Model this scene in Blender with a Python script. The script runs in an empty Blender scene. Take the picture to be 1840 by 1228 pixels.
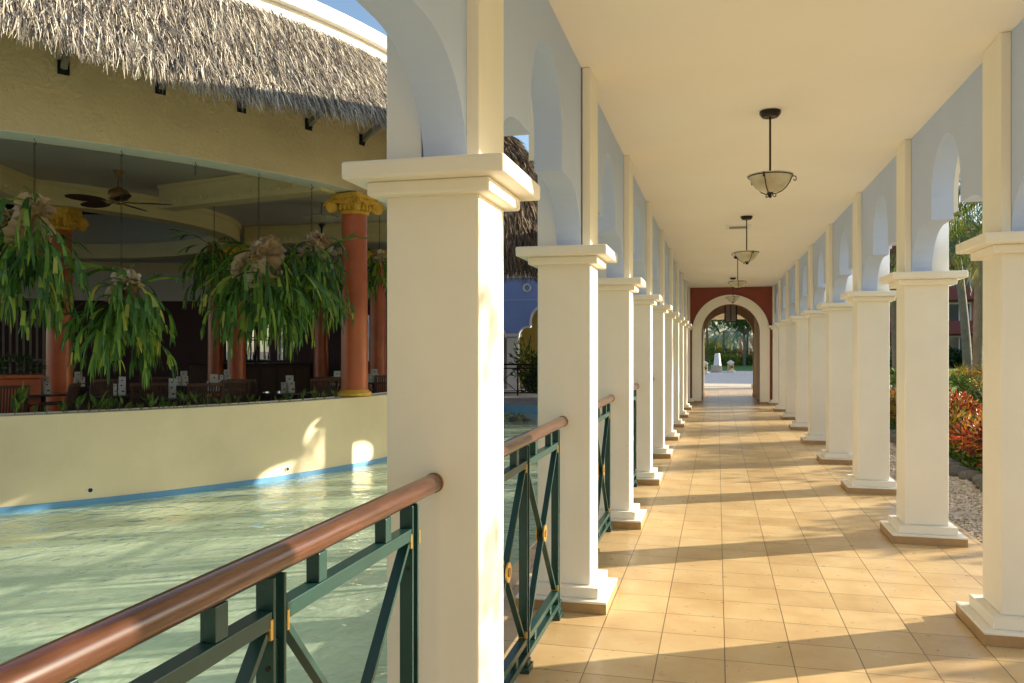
import bpy, bmesh, math, random
from mathutils import Vector, Matrix
import numpy as np
R=math.radians
sc=bpy.context.scene
# ------------------------------------------------------------------ camera, sky, sun, exposure
CAMH=1.563; YAW=14.14; FPX=1464.4; HOR=625.2
cd=bpy.data.cameras.new("Camera"); cam=bpy.data.objects.new("Camera",cd); sc.collection.objects.link(cam)
cam.location=(0,0,CAMH); cam.rotation_euler=(R(90),0,R(YAW))
cd.sensor_width=36; cd.lens=FPX/1840*36; cd.shift_y=(HOR-614)/1840; cd.clip_start=.05; cd.clip_end=2000
sc.camera=cam
SUN_EL=16.5; SUN_AZ=28.7      # degrees above the horizon; degrees from +x towards +y
w=bpy.data.worlds.new("World"); sc.world=w; w.use_nodes=True
nt=w.node_tree; bg=nt.nodes['Background']
sky=nt.nodes.new('ShaderNodeTexSky'); sky.sky_type='NISHITA'; sky.sun_disc=False
sky.sun_elevation=R(SUN_EL); sky.sun_rotation=R(90-SUN_AZ); sky.air_density=1.0; sky.dust_density=1.0; sky.ozone_density=1.5
nt.links.new(sky.outputs[0],bg.inputs[0]); bg.inputs[1].default_value=0.105
sd=bpy.data.lights.new("Sun",'SUN'); sd.energy=5.0; sd.angle=R(.55); sd.color=(1,.89,.70)
sun=bpy.data.objects.new("Sun",sd); sc.collection.objects.link(sun)
sv=Vector((math.cos(R(SUN_EL))*math.cos(R(SUN_AZ)),math.cos(R(SUN_EL))*math.sin(R(SUN_AZ)),math.sin(R(SUN_EL))))
sun.rotation_euler=sv.to_track_quat('Z','Y').to_euler()
vs=sc.view_settings; vs.view_transform='Standard'; vs.look='None'; vs.exposure=1.22; vs.gamma=1
cy=sc.cycles; cy.use_denoising=True; cy.max_bounces=10; cy.diffuse_bounces=6; cy.glossy_bounces=3
cy.transmission_bounces=4; cy.transparent_max_bounces=16; cy.sample_clamp_indirect=12; cy.blur_glossy=.6

# ------------------------------------------------------------------ helpers
rng=random.Random(7)
_S,_C=math.sin(R(YAW)),math.cos(R(YAW))
def at(px,d,py=None):
    """a point at photograph column px and depth d metres (plan position; z from row py)"""
    u=(px-920)/FPX
    x=d*(-_S+u*_C); y=d*(_C+u*_S)
    return Vector((x,y,0 if py is None else CAMH-(py-HOR)/FPX*d))
def tag(o,label=None,cat=None,group=None,kind=None):
    if label: o['label']=label
    if cat: o['category']=cat
    if group: o['group']=group
    if kind: o['kind']=kind
    return o
def empty(name,loc=(0,0,0),rz=0,**k):
    o=bpy.data.objects.new(name,None); sc.collection.objects.link(o)
    o.location=loc; o.rotation_euler=(0,0,rz); o.empty_display_size=.1
    return tag(o,**k)
def kids(o): return list(o.children)
def copy_tree(o,parent=None):
    c=o.copy(); sc.collection.objects.link(c)
    if parent is not None: c.parent=parent
    for ch in kids(o): copy_tree(ch,c)
    return c
class MB:
    def __init__(s): s.v=[]; s.f=[]
    def quad(s,a,b,c,d):
        n=len(s.v); s.v+= [tuple(a),tuple(b),tuple(c),tuple(d)]; s.f.append((n,n+1,n+2,n+3))
    def box(s,x0,x1,y0,y1,z0,z1):
        n=len(s.v)
        s.v+=[(x0,y0,z0),(x1,y0,z0),(x1,y1,z0),(x0,y1,z0),(x0,y0,z1),(x1,y0,z1),(x1,y1,z1),(x0,y1,z1)]
        s.f+=[(n,n+3,n+2,n+1),(n+4,n+5,n+6,n+7),(n,n+1,n+5,n+4),(n+1,n+2,n+6,n+5),(n+2,n+3,n+7,n+6),(n+3,n,n+4,n+7)]
        return s
    def bar(s,p0,p1,w,h,up=(0,0,1)):
        p0=Vector(p0);p1=Vector(p1);d=(p1-p0).normalized();up=Vector(up)
        sd=d.cross(up)
        if sd.length<1e-4: sd=d.cross(Vector((0,1,0)))
        sd.normalize();u=sd.cross(d).normalized();a=sd*w/2;b=u*h/2;n=len(s.v)
        for p in (p0,p1):
            for q in (-a-b,a-b,a+b,-a+b): s.v.append(tuple(p+q))
        s.f+=[(n,n+1,n+2,n+3),(n+7,n+6,n+5,n+4)]
        for i in range(4):
            j=(i+1)%4; s.f.append((n+i,n+4+i,n+4+j,n+j))
        return s
    def tube(s,pts,r,n=8,caps=True):
        pts=[Vector(p) for p in pts];m=len(pts)
        rr=r if isinstance(r,(list,tuple)) else [r]*m
        base=len(s.v);prev=None
        for i,p in enumerate(pts):
            t=(pts[min(i+1,m-1)]-pts[max(i-1,0)]).normalized()
            if prev is None:
                a=t.cross(Vector((0,0,1)))
                if a.length<.05: a=t.cross(Vector((1,0,0)))
            else: a=prev-t*prev.dot(t)
            a.normalize();prev=a;b=t.cross(a)
            for k in range(n):
                an=2*math.pi*k/n;s.v.append(tuple(p+(a*math.cos(an)+b*math.sin(an))*rr[i]))
        for i in range(m-1):
            for k in range(n):
                k2=(k+1)%n;s.f.append((base+i*n+k,base+i*n+k2,base+(i+1)*n+k2,base+(i+1)*n+k))
        if caps:
            s.f.append(tuple(base+k for k in range(n))[::-1]);s.f.append(tuple(base+(m-1)*n+k for k in range(n)))
        return s
    def lathe(s,prof,c=(0,0,0),n=24,a0=0,a1=2*math.pi,cap=True):
        base=len(s.v);full=abs(a1-a0-2*math.pi)<1e-6;m=n if full else n+1
        for (r,z) in prof:
            for k in range(m):
                an=a0+(a1-a0)*k/n;s.v.append((c[0]+r*math.cos(an),c[1]+r*math.sin(an),c[2]+z))
        for i in range(len(prof)-1):
            for k in range(n):
                k2=(k+1)%m if full else k+1
                s.f.append((base+i*m+k,base+i*m+k2,base+(i+1)*m+k2,base+(i+1)*m+k))
        if cap and full:
            if prof[0][0]>1e-4: s.f.append(tuple(base+k for k in range(m))[::-1])
            if prof[-1][0]>1e-4: s.f.append(tuple(base+(len(prof)-1)*m+k for k in range(m)))
        return s
    def prism(s,poly,y0,y1,ax='y'):
        """poly in (a,b) extruded; ax names the extrusion axis"""
        n=len(s.v);m=len(poly)
        def mk(a,b,t): return (a,t,b) if ax=='y' else ((t,a,b) if ax=='x' else (a,b,t))
        for t in (y0,y1):
            for a,b in poly: s.v.append(mk(a,b,t))
        s.f.append(tuple(range(n,n+m)));s.f.append(tuple(range(n+2*m-1,n+m-1,-1)))
        for i in range(m):
            j=(i+1)%m;s.f.append((n+i,n+m+i,n+m+j,n+j))
        return s
    def ico(s,c,r,sub=1,jit=0,sq=(1,1,1)):
        bm=bmesh.new();bmesh.ops.create_icosphere(bm,subdivisions=sub,radius=1)
        n=len(s.v)
        for v in bm.verts:
            k=1+rng.uniform(-jit,jit);s.v.append((c[0]+v.co.x*r*sq[0]*k,c[1]+v.co.y*r*sq[1]*k,c[2]+v.co.z*r*sq[2]*k))
        for f in bm.faces: s.f.append(tuple(n+v.index for v in f.verts))
        bm.free();return s
    def xf(s,M,start=0):
        for i in range(start,len(s.v)): s.v[i]=tuple(M@Vector(s.v[i]))
        return s
    def build(s,name,mat,parent=None,smooth=False,bevel=0,recalc=True,**k):
        me=bpy.data.meshes.new(name);me.from_pydata(s.v,[],s.f)
        if recalc:
            bm=bmesh.new();bm.from_mesh(me);bmesh.ops.recalc_face_normals(bm,faces=bm.faces);bm.to_mesh(me);bm.free()
        if smooth: me.shade_smooth()
        me.materials.append(mat);o=bpy.data.objects.new(name,me);sc.collection.objects.link(o)
        if parent is not None: o.parent=parent
        if smooth=='auto':
            try: me.set_sharp_from_angle(angle=R(40))
            except Exception: pass
        if bevel:
            b=o.modifiers.new('bevel','BEVEL');b.width=bevel;b.segments=2;b.limit_method='ANGLE';b.angle_limit=R(40)
        return tag(o,**k)
def ordinal(i): return ['first','second','third','fourth','fifth','sixth','seventh','eighth','ninth','tenth','eleventh','twelfth','thirteenth','fourteenth','fifteenth','sixteenth','seventeenth','eighteenth','nineteenth','twentieth','twenty-first','twenty-second','twenty-third','twenty-fourth','twenty-fifth','twenty-sixth','twenty-seventh','twenty-eighth','twenty-ninth','thirtieth'][i]

# ------------------------------------------------------------------ materials
def newmat(name):
    m=bpy.data.materials.new(name);m.use_nodes=True;t=m.node_tree
    return m,t,t.nodes['Principled BSDF'],t.nodes,t.links
def N(t,ty,**k):
    n=t.nodes.new(ty)
    for a,b in k.items(): setattr(n,a,b)
    return n
def coords(t,scale=(1,1,1),src='Object'):
    tc=N(t,'ShaderNodeTexCoord');mp=N(t,'ShaderNodeMapping');mp.inputs['Scale'].default_value=scale
    t.links.new(tc.outputs[src],mp.inputs[0]);return mp.outputs[0]
def worldco(t,scale=(1,1,1)):
    g=N(t,'ShaderNodeNewGeometry');mp=N(t,'ShaderNodeMapping');mp.inputs['Scale'].default_value=scale
    t.links.new(g.outputs['Position'],mp.inputs[0]);return mp.outputs[0]
def noise(t,vec,scale,detail=4,rough=.6):
    n=N(t,'ShaderNodeTexNoise');n.inputs['Scale'].default_value=scale;n.inputs['Detail'].default_value=detail;n.inputs['Roughness'].default_value=rough
    t.links.new(vec,n.inputs['Vector']);return n.outputs['Fac']
def ramp(t,fac,stops,interp='LINEAR'):
    r=N(t,'ShaderNodeValToRGB');r.color_ramp.interpolation=interp
    e=r.color_ramp.elements
    while len(e)<len(stops): e.new(.5)
    for i,(p,c) in enumerate(stops):
        e[i].position=p;e[i].color=(*c,1) if len(c)==3 else c
    t.links.new(fac,r.inputs[0]);return r.outputs[0]
def bump(t,h,strength,dist,bsdf):
    b=N(t,'ShaderNodeBump');b.inputs['Strength'].default_value=strength;b.inputs['Distance'].default_value=dist
    t.links.new(h,b.inputs['Height']);t.links.new(b.outputs[0],bsdf.inputs['Normal']);return b
def mul(c,k): return tuple(min(1,x*k) for x in c)
def paint(name,col,rough=.6,var=.08,nscale=1.5,bscale=60,bstr=.25,bdist=.004,big=0,spec=.35,low=None):
    m,t,b,n,l=newmat(name);v=worldco(t)
    f=noise(t,v,nscale,5)
    c=ramp(t,f,[(.3,mul(col,1-var)),(.7,mul(col,1+var*.6))]);l.new(c,b.inputs['Base Color'])
    b.inputs['Roughness'].default_value=rough;b.inputs['Specular IOR Level'].default_value=spec
    h=noise(t,v,bscale,4)
    if big:
        a=N(t,'ShaderNodeMath',operation='MULTIPLY_ADD');a.inputs[1].default_value=big
        l.new(noise(t,v,3.5,2),a.inputs[0]);l.new(h,a.inputs[2]);h=a.outputs[0]
    bump(t,h,bstr,bdist,b);return m
def plain(name,col,rough=.5,metal=0,spec=.5):
    m,t,b,n,l=newmat(name)
    f=noise(t,worldco(t),9,3);c=ramp(t,f,[(.3,mul(col,.88)),(.7,mul(col,1.08))]);l.new(c,b.inputs['Base Color'])
    b.inputs['Roughness'].default_value=rough;b.inputs['Metallic'].default_value=metal;b.inputs['Specular IOR Level'].default_value=spec
    return m
def island(name,stops,rough=.6,trans=0,spec=.3,interp='LINEAR'):
    """per leaf / per blade colour"""
    m,t,b,n,l=newmat(name);g=N(t,'ShaderNodeNewGeometry')
    c=ramp(t,g.outputs['Random Per Island'],stops,interp);l.new(c,b.inputs['Base Color'])
    b.inputs['Roughness'].default_value=rough;b.inputs['Specular IOR Level'].default_value=spec
    if trans:
        tr=N(t,'ShaderNodeBsdfTranslucent');l.new(c,tr.inputs[0]);mx=N(t,'ShaderNodeMixShader');mx.inputs[0].default_value=trans
        l.new(b.outputs[0],mx.inputs[1]);l.new(tr.outputs[0],mx.inputs[2]);l.new(mx.outputs[0],n['Material Output'].inputs[0])
    return m
M={}
M['cream']=paint('cream_paint',(.86,.815,.705),.5,.055,1.3,45,.18,.003,big=1.2)
M['cream_wall']=paint('cream_render',(.82,.70,.47),.7,.10,.9,30,.3,.004,big=1)
M['ceiling']=paint('ceiling_paint',(.91,.88,.81),.7,.03,.7,30,.1,.003,big=2)
M['blue']=paint('blue_grey_paint',(.50,.60,.84),.6,.04,1.2,55,.2,.003,big=1)
M['blue_far']=paint('blue_paint',(.26,.39,.82),.6,.05,1,40,.2,.003)
M['white_trim']=paint('white_trim_paint',(.80,.79,.76),.55,.03,1,45,.15,.003)
M['red']=paint('red_wall_paint',(.25,.06,.038),.6,.08,1.2,40,.25,.003)
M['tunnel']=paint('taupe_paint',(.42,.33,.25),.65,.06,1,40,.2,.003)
M['fascia']=paint('ochre_render',(.78,.61,.34),.8,.12,.9,18,1.0,.02,big=.6)
M['soffit']=paint('soffit_paint',(.82,.82,.72),.7,.05,1,30,.1,.003)
M['resto_ceiling']=paint('grey_green_ceiling_paint',(.62,.58,.50),.75,.08,.5,30,.1,.003)
M['beam']=paint('cream_beam_paint',(.80,.68,.36),.6,.08,1,30,.2,.003)
M['green_metal']=plain('green_metal',(.012,.050,.042),.32,0,.5)
M['brass']=plain('brass',(.75,.48,.12),.3,.8)
M['iron']=plain('dark_iron',(.03,.022,.018),.4,.5)
M['bronze']=plain('aged_bronze',(.30,.17,.06),.4,.5)
M['dark_wood']=plain('dark_wood',(.045,.018,.010),.45)
M['wicker']=plain('dark_wicker',(.075,.035,.022),.6)
M['black']=plain('dark_recess',(.012,.011,.010),.8)
M['maroon']=paint('maroon_wall',(.06,.02,.022),.7,.1,1,30,.1,.003)
M['glass_dark']=plain('dark_window_glass',(.05,.06,.065),.08)
M['white_card']=plain('white_card',(.55,.55,.52),.6)
M['skirt_tile']=paint('tan_skirting_tile',(.42,.27,.13),.45,.15,8,40,.15,.002)
M['terracotta']=paint('terracotta_paint',(.50,.112,.036),.30,.22,2.2,18,.25,.003,big=.5,spec=.5)
M['gold']=paint('ochre_gilt',(.80,.46,.05),.45,.3,9,40,.6,.01)
M['pinkwall']=paint('pink_render',(.52,.20,.14),.7,.06,1,30,.2,.003)
M['maroonwall']=paint('maroon_render',(.24,.06,.055),.7,.06,1,30,.2,.003)
M['yellowwall']=paint('yellow_render',(.62,.42,.07),.7,.06,1,30,.2,.003)
M['bark']=paint('grey_bark',(.20,.17,.14),.85,.25,4,20,.8,.02)
M['stem']=plain('green_stem',(.10,.12,.04),.6)
M['rock']=paint('dark_rock',(.14,.13,.11),.85,.3,6,15,.9,.03)
M['soil']=paint('garden_soil',(.10,.07,.045),.9,.3,3,12,.8,.03)
M['deck']=paint('stone_deck',(.30,.28,.26),.7,.12,2,20,.4,.01)
M['paver']=paint('walk_curb',(.62,.56,.46),.7,.08,2,20,.3,.005)
M['pool_blue']=paint('blue_waterline_tile',(.13,.34,.60),.3,.1,3,30,.1,.002,spec=.6)
M['leaf']=island('leaf_green',[(0,(.03,.075,.014)),(.5,(.065,.14,.025)),(.85,(.14,.22,.035)),(1,(.28,.32,.05))],.45,.4)
M['leaf_dark']=island('leaf_dark_green',[(0,(.012,.035,.01)),(.6,(.03,.07,.018)),(1,(.07,.12,.03))],.45,.25)
M['leaf_yellow']=island('leaf_yellow_green',[(0,(.10,.15,.02)),(.6,(.25,.30,.03)),(1,(.45,.42,.05))],.5,.35)
M['leaf_blue']=island('leaf_blue_green',[(0,(.14,.22,.19)),(.6,(.26,.36,.32)),(1,(.42,.5,.42))],.5,.35)
M['fern']=island('staghorn_green',[(0,(.035,.10,.02)),(.4,(.075,.19,.03)),(.75,(.16,.31,.04)),(.93,(.32,.42,.05)),(1,(.55,.5,.09))],.4,.25,.4)
M['shield']=island('papery_shield_frond',[(0,(.32,.19,.08)),(.5,(.58,.41,.23)),(1,(.74,.66,.52))],.75,.15)
M['croton']=island('croton_leaf',[(0,(.05,.05,.012)),(.18,(.10,.02,.012)),(.45,(.35,.035,.015)),(.7,(.55,.11,.02)),(.88,(.62,.30,.03)),(1,(.30,.30,.04))],.4,.3,.4)
M['croton_y']=island('croton_yellow_leaf',[(0,(.04,.08,.015)),(.4,(.16,.17,.02)),(.7,(.45,.33,.04)),(.9,(.5,.16,.03)),(1,(.3,.04,.02))],.4,.3,.4)
M['palm']=island('palm_leaflet',[(0,(.03,.07,.012)),(.5,(.07,.13,.02)),(.85,(.15,.2,.03)),(1,(.38,.32,.06))],.4,.3,.4)
M['straw']=island('thatch_straw',[(0,(.08,.065,.06)),(.3,(.26,.22,.18)),(.62,(.56,.49,.38)),(1,(.86,.80,.64))],.55,.12,.4)
M['straw_dark']=island('thatch_brown',[(0,(.05,.035,.022)),(.5,(.13,.09,.055)),(1,(.28,.20,.12))],.7,.08,.2)
M['grass']=island('grass_blade',[(0,(.05,.12,.015)),(1,(.16,.26,.04))],.6,.3)

# tiled floor
m,t,b,n,l=newmat('floor_tile')
tc=N(t,'ShaderNodeTexCoord');mp=N(t,'ShaderNodeMapping');mp.inputs['Location'].default_value=(.622+.0018,-4.542+.33*60+.0018,0)
l.new(tc.outputs['Object'],mp.inputs[0])
br=N(t,'ShaderNodeTexBrick');br.offset=0;br.squash=1;br.inputs['Scale'].default_value=1;br.inputs['Brick Width'].default_value=.33;br.inputs['Row Height'].default_value=.33
br.inputs['Mortar Size'].default_value=.0032;br.inputs['Mortar Smooth'].default_value=.25;br.inputs['Bias'].default_value=0
br.inputs['Color1'].default_value=(0,0,0,1);br.inputs['Color2'].default_value=(1,1,1,1);br.inputs['Mortar'].default_value=(.5,.5,.5,1)
l.new(mp.outputs[0],br.inputs['Vector'])
nf=noise(t,tc.outputs['Object'],3.2,4,.55)
mot=ramp(t,nf,[(.32,(.58,.39,.185)),(.55,(.66,.475,.24)),(.75,(.71,.545,.30))])
var=ramp(t,br.outputs['Color'],[(0,(.84,.81,.78)),(.5,(.96,.96,.96)),(1,(1.0,1.0,1.0))])
mx=N(t,'ShaderNodeMix',data_type='RGBA',blend_type='MULTIPLY');mx.inputs[0].default_value=1
l.new(mot,mx.inputs[6]);l.new(var,mx.inputs[7])
m2=N(t,'ShaderNodeMix',data_type='RGBA');l.new(br.outputs['Fac'],m2.inputs[0]);l.new(mx.outputs[2],m2.inputs[6]);m2.inputs[7].default_value=(.17,.10,.05,1)
l.new(m2.outputs[2],b.inputs['Base Color'])
rr=ramp(t,noise(t,tc.outputs['Object'],14,4),[(.3,(.26,)*3),(.7,(.40,)*3)]);l.new(rr,b.inputs['Roughness'])
inv=N(t,'ShaderNodeMath',operation='SUBTRACT');inv.inputs[0].default_value=1;l.new(br.outputs['Fac'],inv.inputs[1])
ad=N(t,'ShaderNodeMath',operation='MULTIPLY_ADD');ad.inputs[1].default_value=.035;l.new(noise(t,tc.outputs['Object'],9,3),ad.inputs[0]);l.new(inv.outputs[0],ad.inputs[2])
bump(t,ad.outputs[0],.6,.0025,b);M['floor']=m

# polished wood handrail
m,t,b,n,l=newmat('varnished_wood')
v=coords(t,(14,1.2,14));f=noise(t,v,3,6,.65)
c=ramp(t,f,[(.28,(.028,.010,.006)),(.5,(.074,.025,.013)),(.72,(.13,.050,.027))]);l.new(c,b.inputs['Base Color'])
b.inputs['Roughness'].default_value=.28;b.inputs['Coat Weight'].default_value=.6;b.inputs['Coat Roughness'].default_value=.12
bump(t,f,.12,.002,b);M['wood']=m

# water: clear body with caustic lines painted into its tint, rippled reflecting skin
m,t,b,n,l=newmat('pool_water');n.remove(b)
v=coords(t,(1,1,1))
wn=N(t,'ShaderNodeTexNoise');wn.inputs['Scale'].default_value=2.6;wn.inputs['Detail'].default_value=3;wn.inputs['Roughness'].default_value=.5;wn.inputs['Distortion'].default_value=.6;l.new(v,wn.inputs['Vector'])
wn2=N(t,'ShaderNodeTexNoise');wn2.inputs['Scale'].default_value=9;wn2.inputs['Detail'].default_value=2;l.new(v,wn2.inputs['Vector'])
ma=N(t,'ShaderNodeMath',operation='MULTIPLY_ADD');ma.inputs[1].default_value=.34;l.new(wn2.outputs[0],ma.inputs[0]);l.new(wn.outputs[0],ma.inputs[2])
bp=N(t,'ShaderNodeBump');bp.inputs['Strength'].default_value=.8;bp.inputs['Distance'].default_value=.045;l.new(ma.outputs[0],bp.inputs['Height'])
gl=N(t,'ShaderNodeBsdfGlossy');gl.inputs['Roughness'].default_value=.03;l.new(bp.outputs[0],gl.inputs['Normal'])
gm=N(t,'ShaderNodeNewGeometry');dt=N(t,'ShaderNodeVectorMath',operation='DOT_PRODUCT');l.new(gm.outputs['Incoming'],dt.inputs[0]);l.new(bp.outputs[0],dt.inputs[1])
def mth(op,a,b=None):
    q=N(t,'ShaderNodeMath',operation=op)
    for i,x in enumerate((a,b)):
        if x is None: continue
        if isinstance(x,(int,float)): q.inputs[i].default_value=x
        else: l.new(x,q.inputs[i])
    return q.outputs[0]
frs=mth('ADD',mth('MULTIPLY',mth('POWER',mth('SUBTRACT',1.0,mth('ABSOLUTE',dt.outputs['Value'])),5.0),.98),.02)
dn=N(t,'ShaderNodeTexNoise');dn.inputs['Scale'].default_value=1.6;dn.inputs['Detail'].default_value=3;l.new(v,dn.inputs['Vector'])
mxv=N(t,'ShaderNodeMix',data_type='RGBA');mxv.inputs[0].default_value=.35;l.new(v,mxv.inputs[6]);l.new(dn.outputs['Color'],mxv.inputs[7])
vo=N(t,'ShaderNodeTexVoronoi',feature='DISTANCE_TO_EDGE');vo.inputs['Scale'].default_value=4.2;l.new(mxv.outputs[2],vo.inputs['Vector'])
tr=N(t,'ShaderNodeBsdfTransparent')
caustic_tint=ramp(t,vo.outputs['Distance'],[(0,(1,1,1)),(.05,(.95,.98,.92)),(.16,(.84,.91,.80)),(.4,(.80,.88,.77))]);l.new(caustic_tint,tr.inputs[0])  # bright caustic net painted into the transmitted colour along the cell edges
ms=N(t,'ShaderNodeMixShader');l.new(frs,ms.inputs[0]);l.new(tr.outputs[0],ms.inputs[1]);l.new(gl.outputs[0],ms.inputs[2])
df=N(t,'ShaderNodeBsdfDiffuse');df.inputs[0].default_value=(.78,.92,.68,1);md=N(t,'ShaderNodeMixShader');md.inputs[0].default_value=.26
tl=N(t,'ShaderNodeBsdfTranslucent');tl.inputs[0].default_value=(.86,.97,.86,1);me_=N(t,'ShaderNodeMixShader');me_.inputs[0].default_value=.42
l.new(tr.outputs[0],me_.inputs[1]);l.new(tl.outputs[0],me_.inputs[2]);l.new(me_.outputs[0],md.inputs[1]);l.new(df.outputs[0],md.inputs[2]);l.new(bp.outputs[0],df.inputs['Normal']);l.new(md.outputs[0],ms.inputs[1])
l.new(ms.outputs[0],n['Material Output'].inputs[0]);M['water']=m
M['pool_floor']=paint('pool_plaster',(.88,.96,.80),.8,.10,1.1,20,.1,.003)

# gravel, lawn, road
m,t,b,n,l=newmat('gravel_bed');v=worldco(t);vo=N(t,'ShaderNodeTexVoronoi');vo.inputs['Scale'].default_value=42;l.new(v,vo.inputs['Vector'])
c=ramp(t,vo.outputs['Color'],[(.1,(.34,.25,.17)),(.5,(.62,.50,.36)),(.9,(.80,.72,.58))]);l.new(c,b.inputs['Base Color']);b.inputs['Roughness'].default_value=.85
bump(t,vo.outputs['Distance'],1,.02,b);M['gravel']=m
M['lawn']=paint('lawn_ground',(.12,.24,.03),.9,.25,4,50,.8,.02)
m,t,b,n,l=newmat('road_pavers');v=worldco(t);br=N(t,'ShaderNodeTexBrick');br.inputs['Scale'].default_value=3;br.inputs['Mortar Size'].default_value=.012
br.inputs['Color1'].default_value=(.17,.18,.21,1);br.inputs['Color2'].default_value=(.24,.25,.28,1);br.inputs['Mortar'].default_value=(.10,.10,.11,1)
l.new(v,br.inputs['Vector']);l.new(br.outputs[0],b.inputs['Base Color']);b.inputs['Roughness'].default_value=.55;M['road']=m

m,t,b,n,l=newmat('frosted_bowl_glass');c=ramp(t,noise(t,coords(t),7,4),[(.35,(.60,.55,.42)),(.65,(.82,.78,.66))]);l.new(c,b.inputs['Base Color'])
b.inputs['Roughness'].default_value=.3;trn=N(t,'ShaderNodeBsdfTranslucent');l.new(c,trn.inputs[0]);mx=N(t,'ShaderNodeMixShader');mx.inputs[0].default_value=.4
l.new(b.outputs[0],mx.inputs[1]);l.new(trn.outputs[0],mx.inputs[2]);l.new(mx.outputs[0],n['Material Output'].inputs[0]);M['bowl']=m

# ------------------------------------------------------------------ ground, pool, corridor shell
BAY=2.31; Y0=2.55; CEIL=3.25
XL0,XL1=-1.07,-.745        # pool side shafts
XR0,XR1=1.47,1.795         # garden side shafts
g=MB()
g.box(-200,-60,-60,300,-1.4,-.10); g.box(-60,-1.42,34,300,-1.4,-.10); g.box(2.05,200,-60,300,-1.4,-.10); g.box(-1.42,2.05,34.2,300,-1.4,-.10)
g.build('ground',M['soil'],kind='structure')
MB().box(-1.42,2.05,-14,34.2,-1.3,0).build('floor',M['floor'],kind='structure')
MB().box(-60,-1.42,-60,34,-1.4,-.72).build('pool_floor',M['pool_floor'],kind='structure')
wm=MB();wm.quad((-60,-60,-.35),(-1.422,-60,-.35),(-1.422,23.4,-.35),(-60,23.4,-.35));wm.build('water',M['water'],kind='structure',recalc=False)
fd=MB().box(-59,-1.424,23.4,33.9,-.95,-.05)
fd.build('pool_deck',M['deck'],kind='structure')
MB().box(-58,-1.426,23.38,23.398,-.40,-.12).build('pool_edge_band',M['pool_blue'],kind='structure')
MB().box(-1.44,2.06,-14,23.5,CEIL,CEIL+.35).build('ceiling',M['ceiling'],kind='structure')

def pillar(side,k,label,group):
    y=Y0+BAY*k
    x0,x1=(XL0,XL1) if side<0 else (XR0,XR1)
    cx=(x0+x1)/2;cyy=y+.16;h=.1625
    if side<0: cx+={0:-.008,1:.006}.get(k,0)
    r=empty('pillar',(cx,cyy,0),label=label,cat='pillar',group=group)
    def bx(name,e,z0,z1,mat,bev=.006):
        return MB().box(-h-e,h+e,-.16-e,.16+e,z0,z1).build(name,M[mat],r,bevel=bev)
    bx('base_tile',.11,0,.058,'skirt_tile',.003)
    q=MB().box(-h-.112,h+.112,-.272,.272,.058,.072).box(-h-.055,h+.055,-.215,.215,.072,.135);q.build('plinth',M['cream'],r,bevel=.005)
    bx('shaft',0,.135,2.07,'cream',.008)
    q=MB().box(-h-.05,h+.05,-.21,.21,2.065,2.112).box(-h-.112,h+.112,-.272,.272,2.112,2.17);q.build('capital',M['cream'],r,bevel=.009)
    s=1 if side<0 else -1    # inner direction is +x on the pool side
    a,b_=sorted((s*.1125,s*.1625));MB().box(a,b_,-.16,.16,2.17,CEIL-.002).build('pilaster',M['cream'],r,bevel=.005)
    a,b_=sorted((-s*.0375,-s*.1625));MB().box(a,b_,-.16,.16,2.17,3.5).build('pilaster',M['white_trim'],r,bevel=.005)
    return r
pg='cream pillars of the arcade'
for k in range(-1,10):
    where='beside the pool'
    if k==-1: lab='cream pillar behind the near end of the wooden handrail, nearest to the camera beside the pool'
    elif k==0: lab='large nearest cream pillar in view, standing beside the pool where the long handrail ends'
    elif k==9: lab='cream pillar beside the pool set against the red end wall'
    else: lab='%s cream pillar from the camera in the pool side row'%ordinal(k)
    pillar(-1,k,lab,pg)
for k in range(-1,10):
    if k==-1: lab='garden side cream pillar next to the camera'
    elif k==0: lab='garden side cream pillar opposite the largest pool side pillar'
    elif k==1: lab='cream pillar cut by the right edge of the photo'
    elif k==9: lab='cream pillar on the garden side set against the red end wall'
    else: lab='%s cream pillar from the right edge in the garden side row'%ordinal(k-1)
    pillar(1,k,lab,pg)

def arch_outline():
    o=[(-BAY/2,2.17),(-.995,2.17)]
    for i in range(1,13):
        a=math.pi/2*i/12;o.append((-.995+.40*(1-math.cos(a)),2.17+.33*math.sin(a)))
    o.append((-.37,2.50));o.append((-.37,2.66))
    for i in range(1,13):
        a=math.pi/2*i/12;o.append((-.37*math.cos(a),2.66+.37*math.sin(a)))
    return o+[(-a,b) for a,b in o[::-1][1:]]
OUT=arch_outline()
def arch_mesh(mb,xa,xb,yc,top):
    for (a,za),(b,zb) in zip(OUT,OUT[1:]):
        if abs(b-a)>1e-5:
            mb.quad((xa,yc+a,za),(xa,yc+b,zb),(xa,yc+b,top),(xa,yc+a,top))
            mb.quad((xb,yc+a,za),(xb,yc+b,zb),(xb,yc+b,top),(xb,yc+a,top))
            mb.quad((xa,yc+a,top),(xa,yc+b,top),(xb,yc+b,top),(xb,yc+a,top))
        mb.quad((xa,yc+a,za),(xb,yc+a,za),(xb,yc+b,zb),(xa,yc+b,zb))
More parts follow.
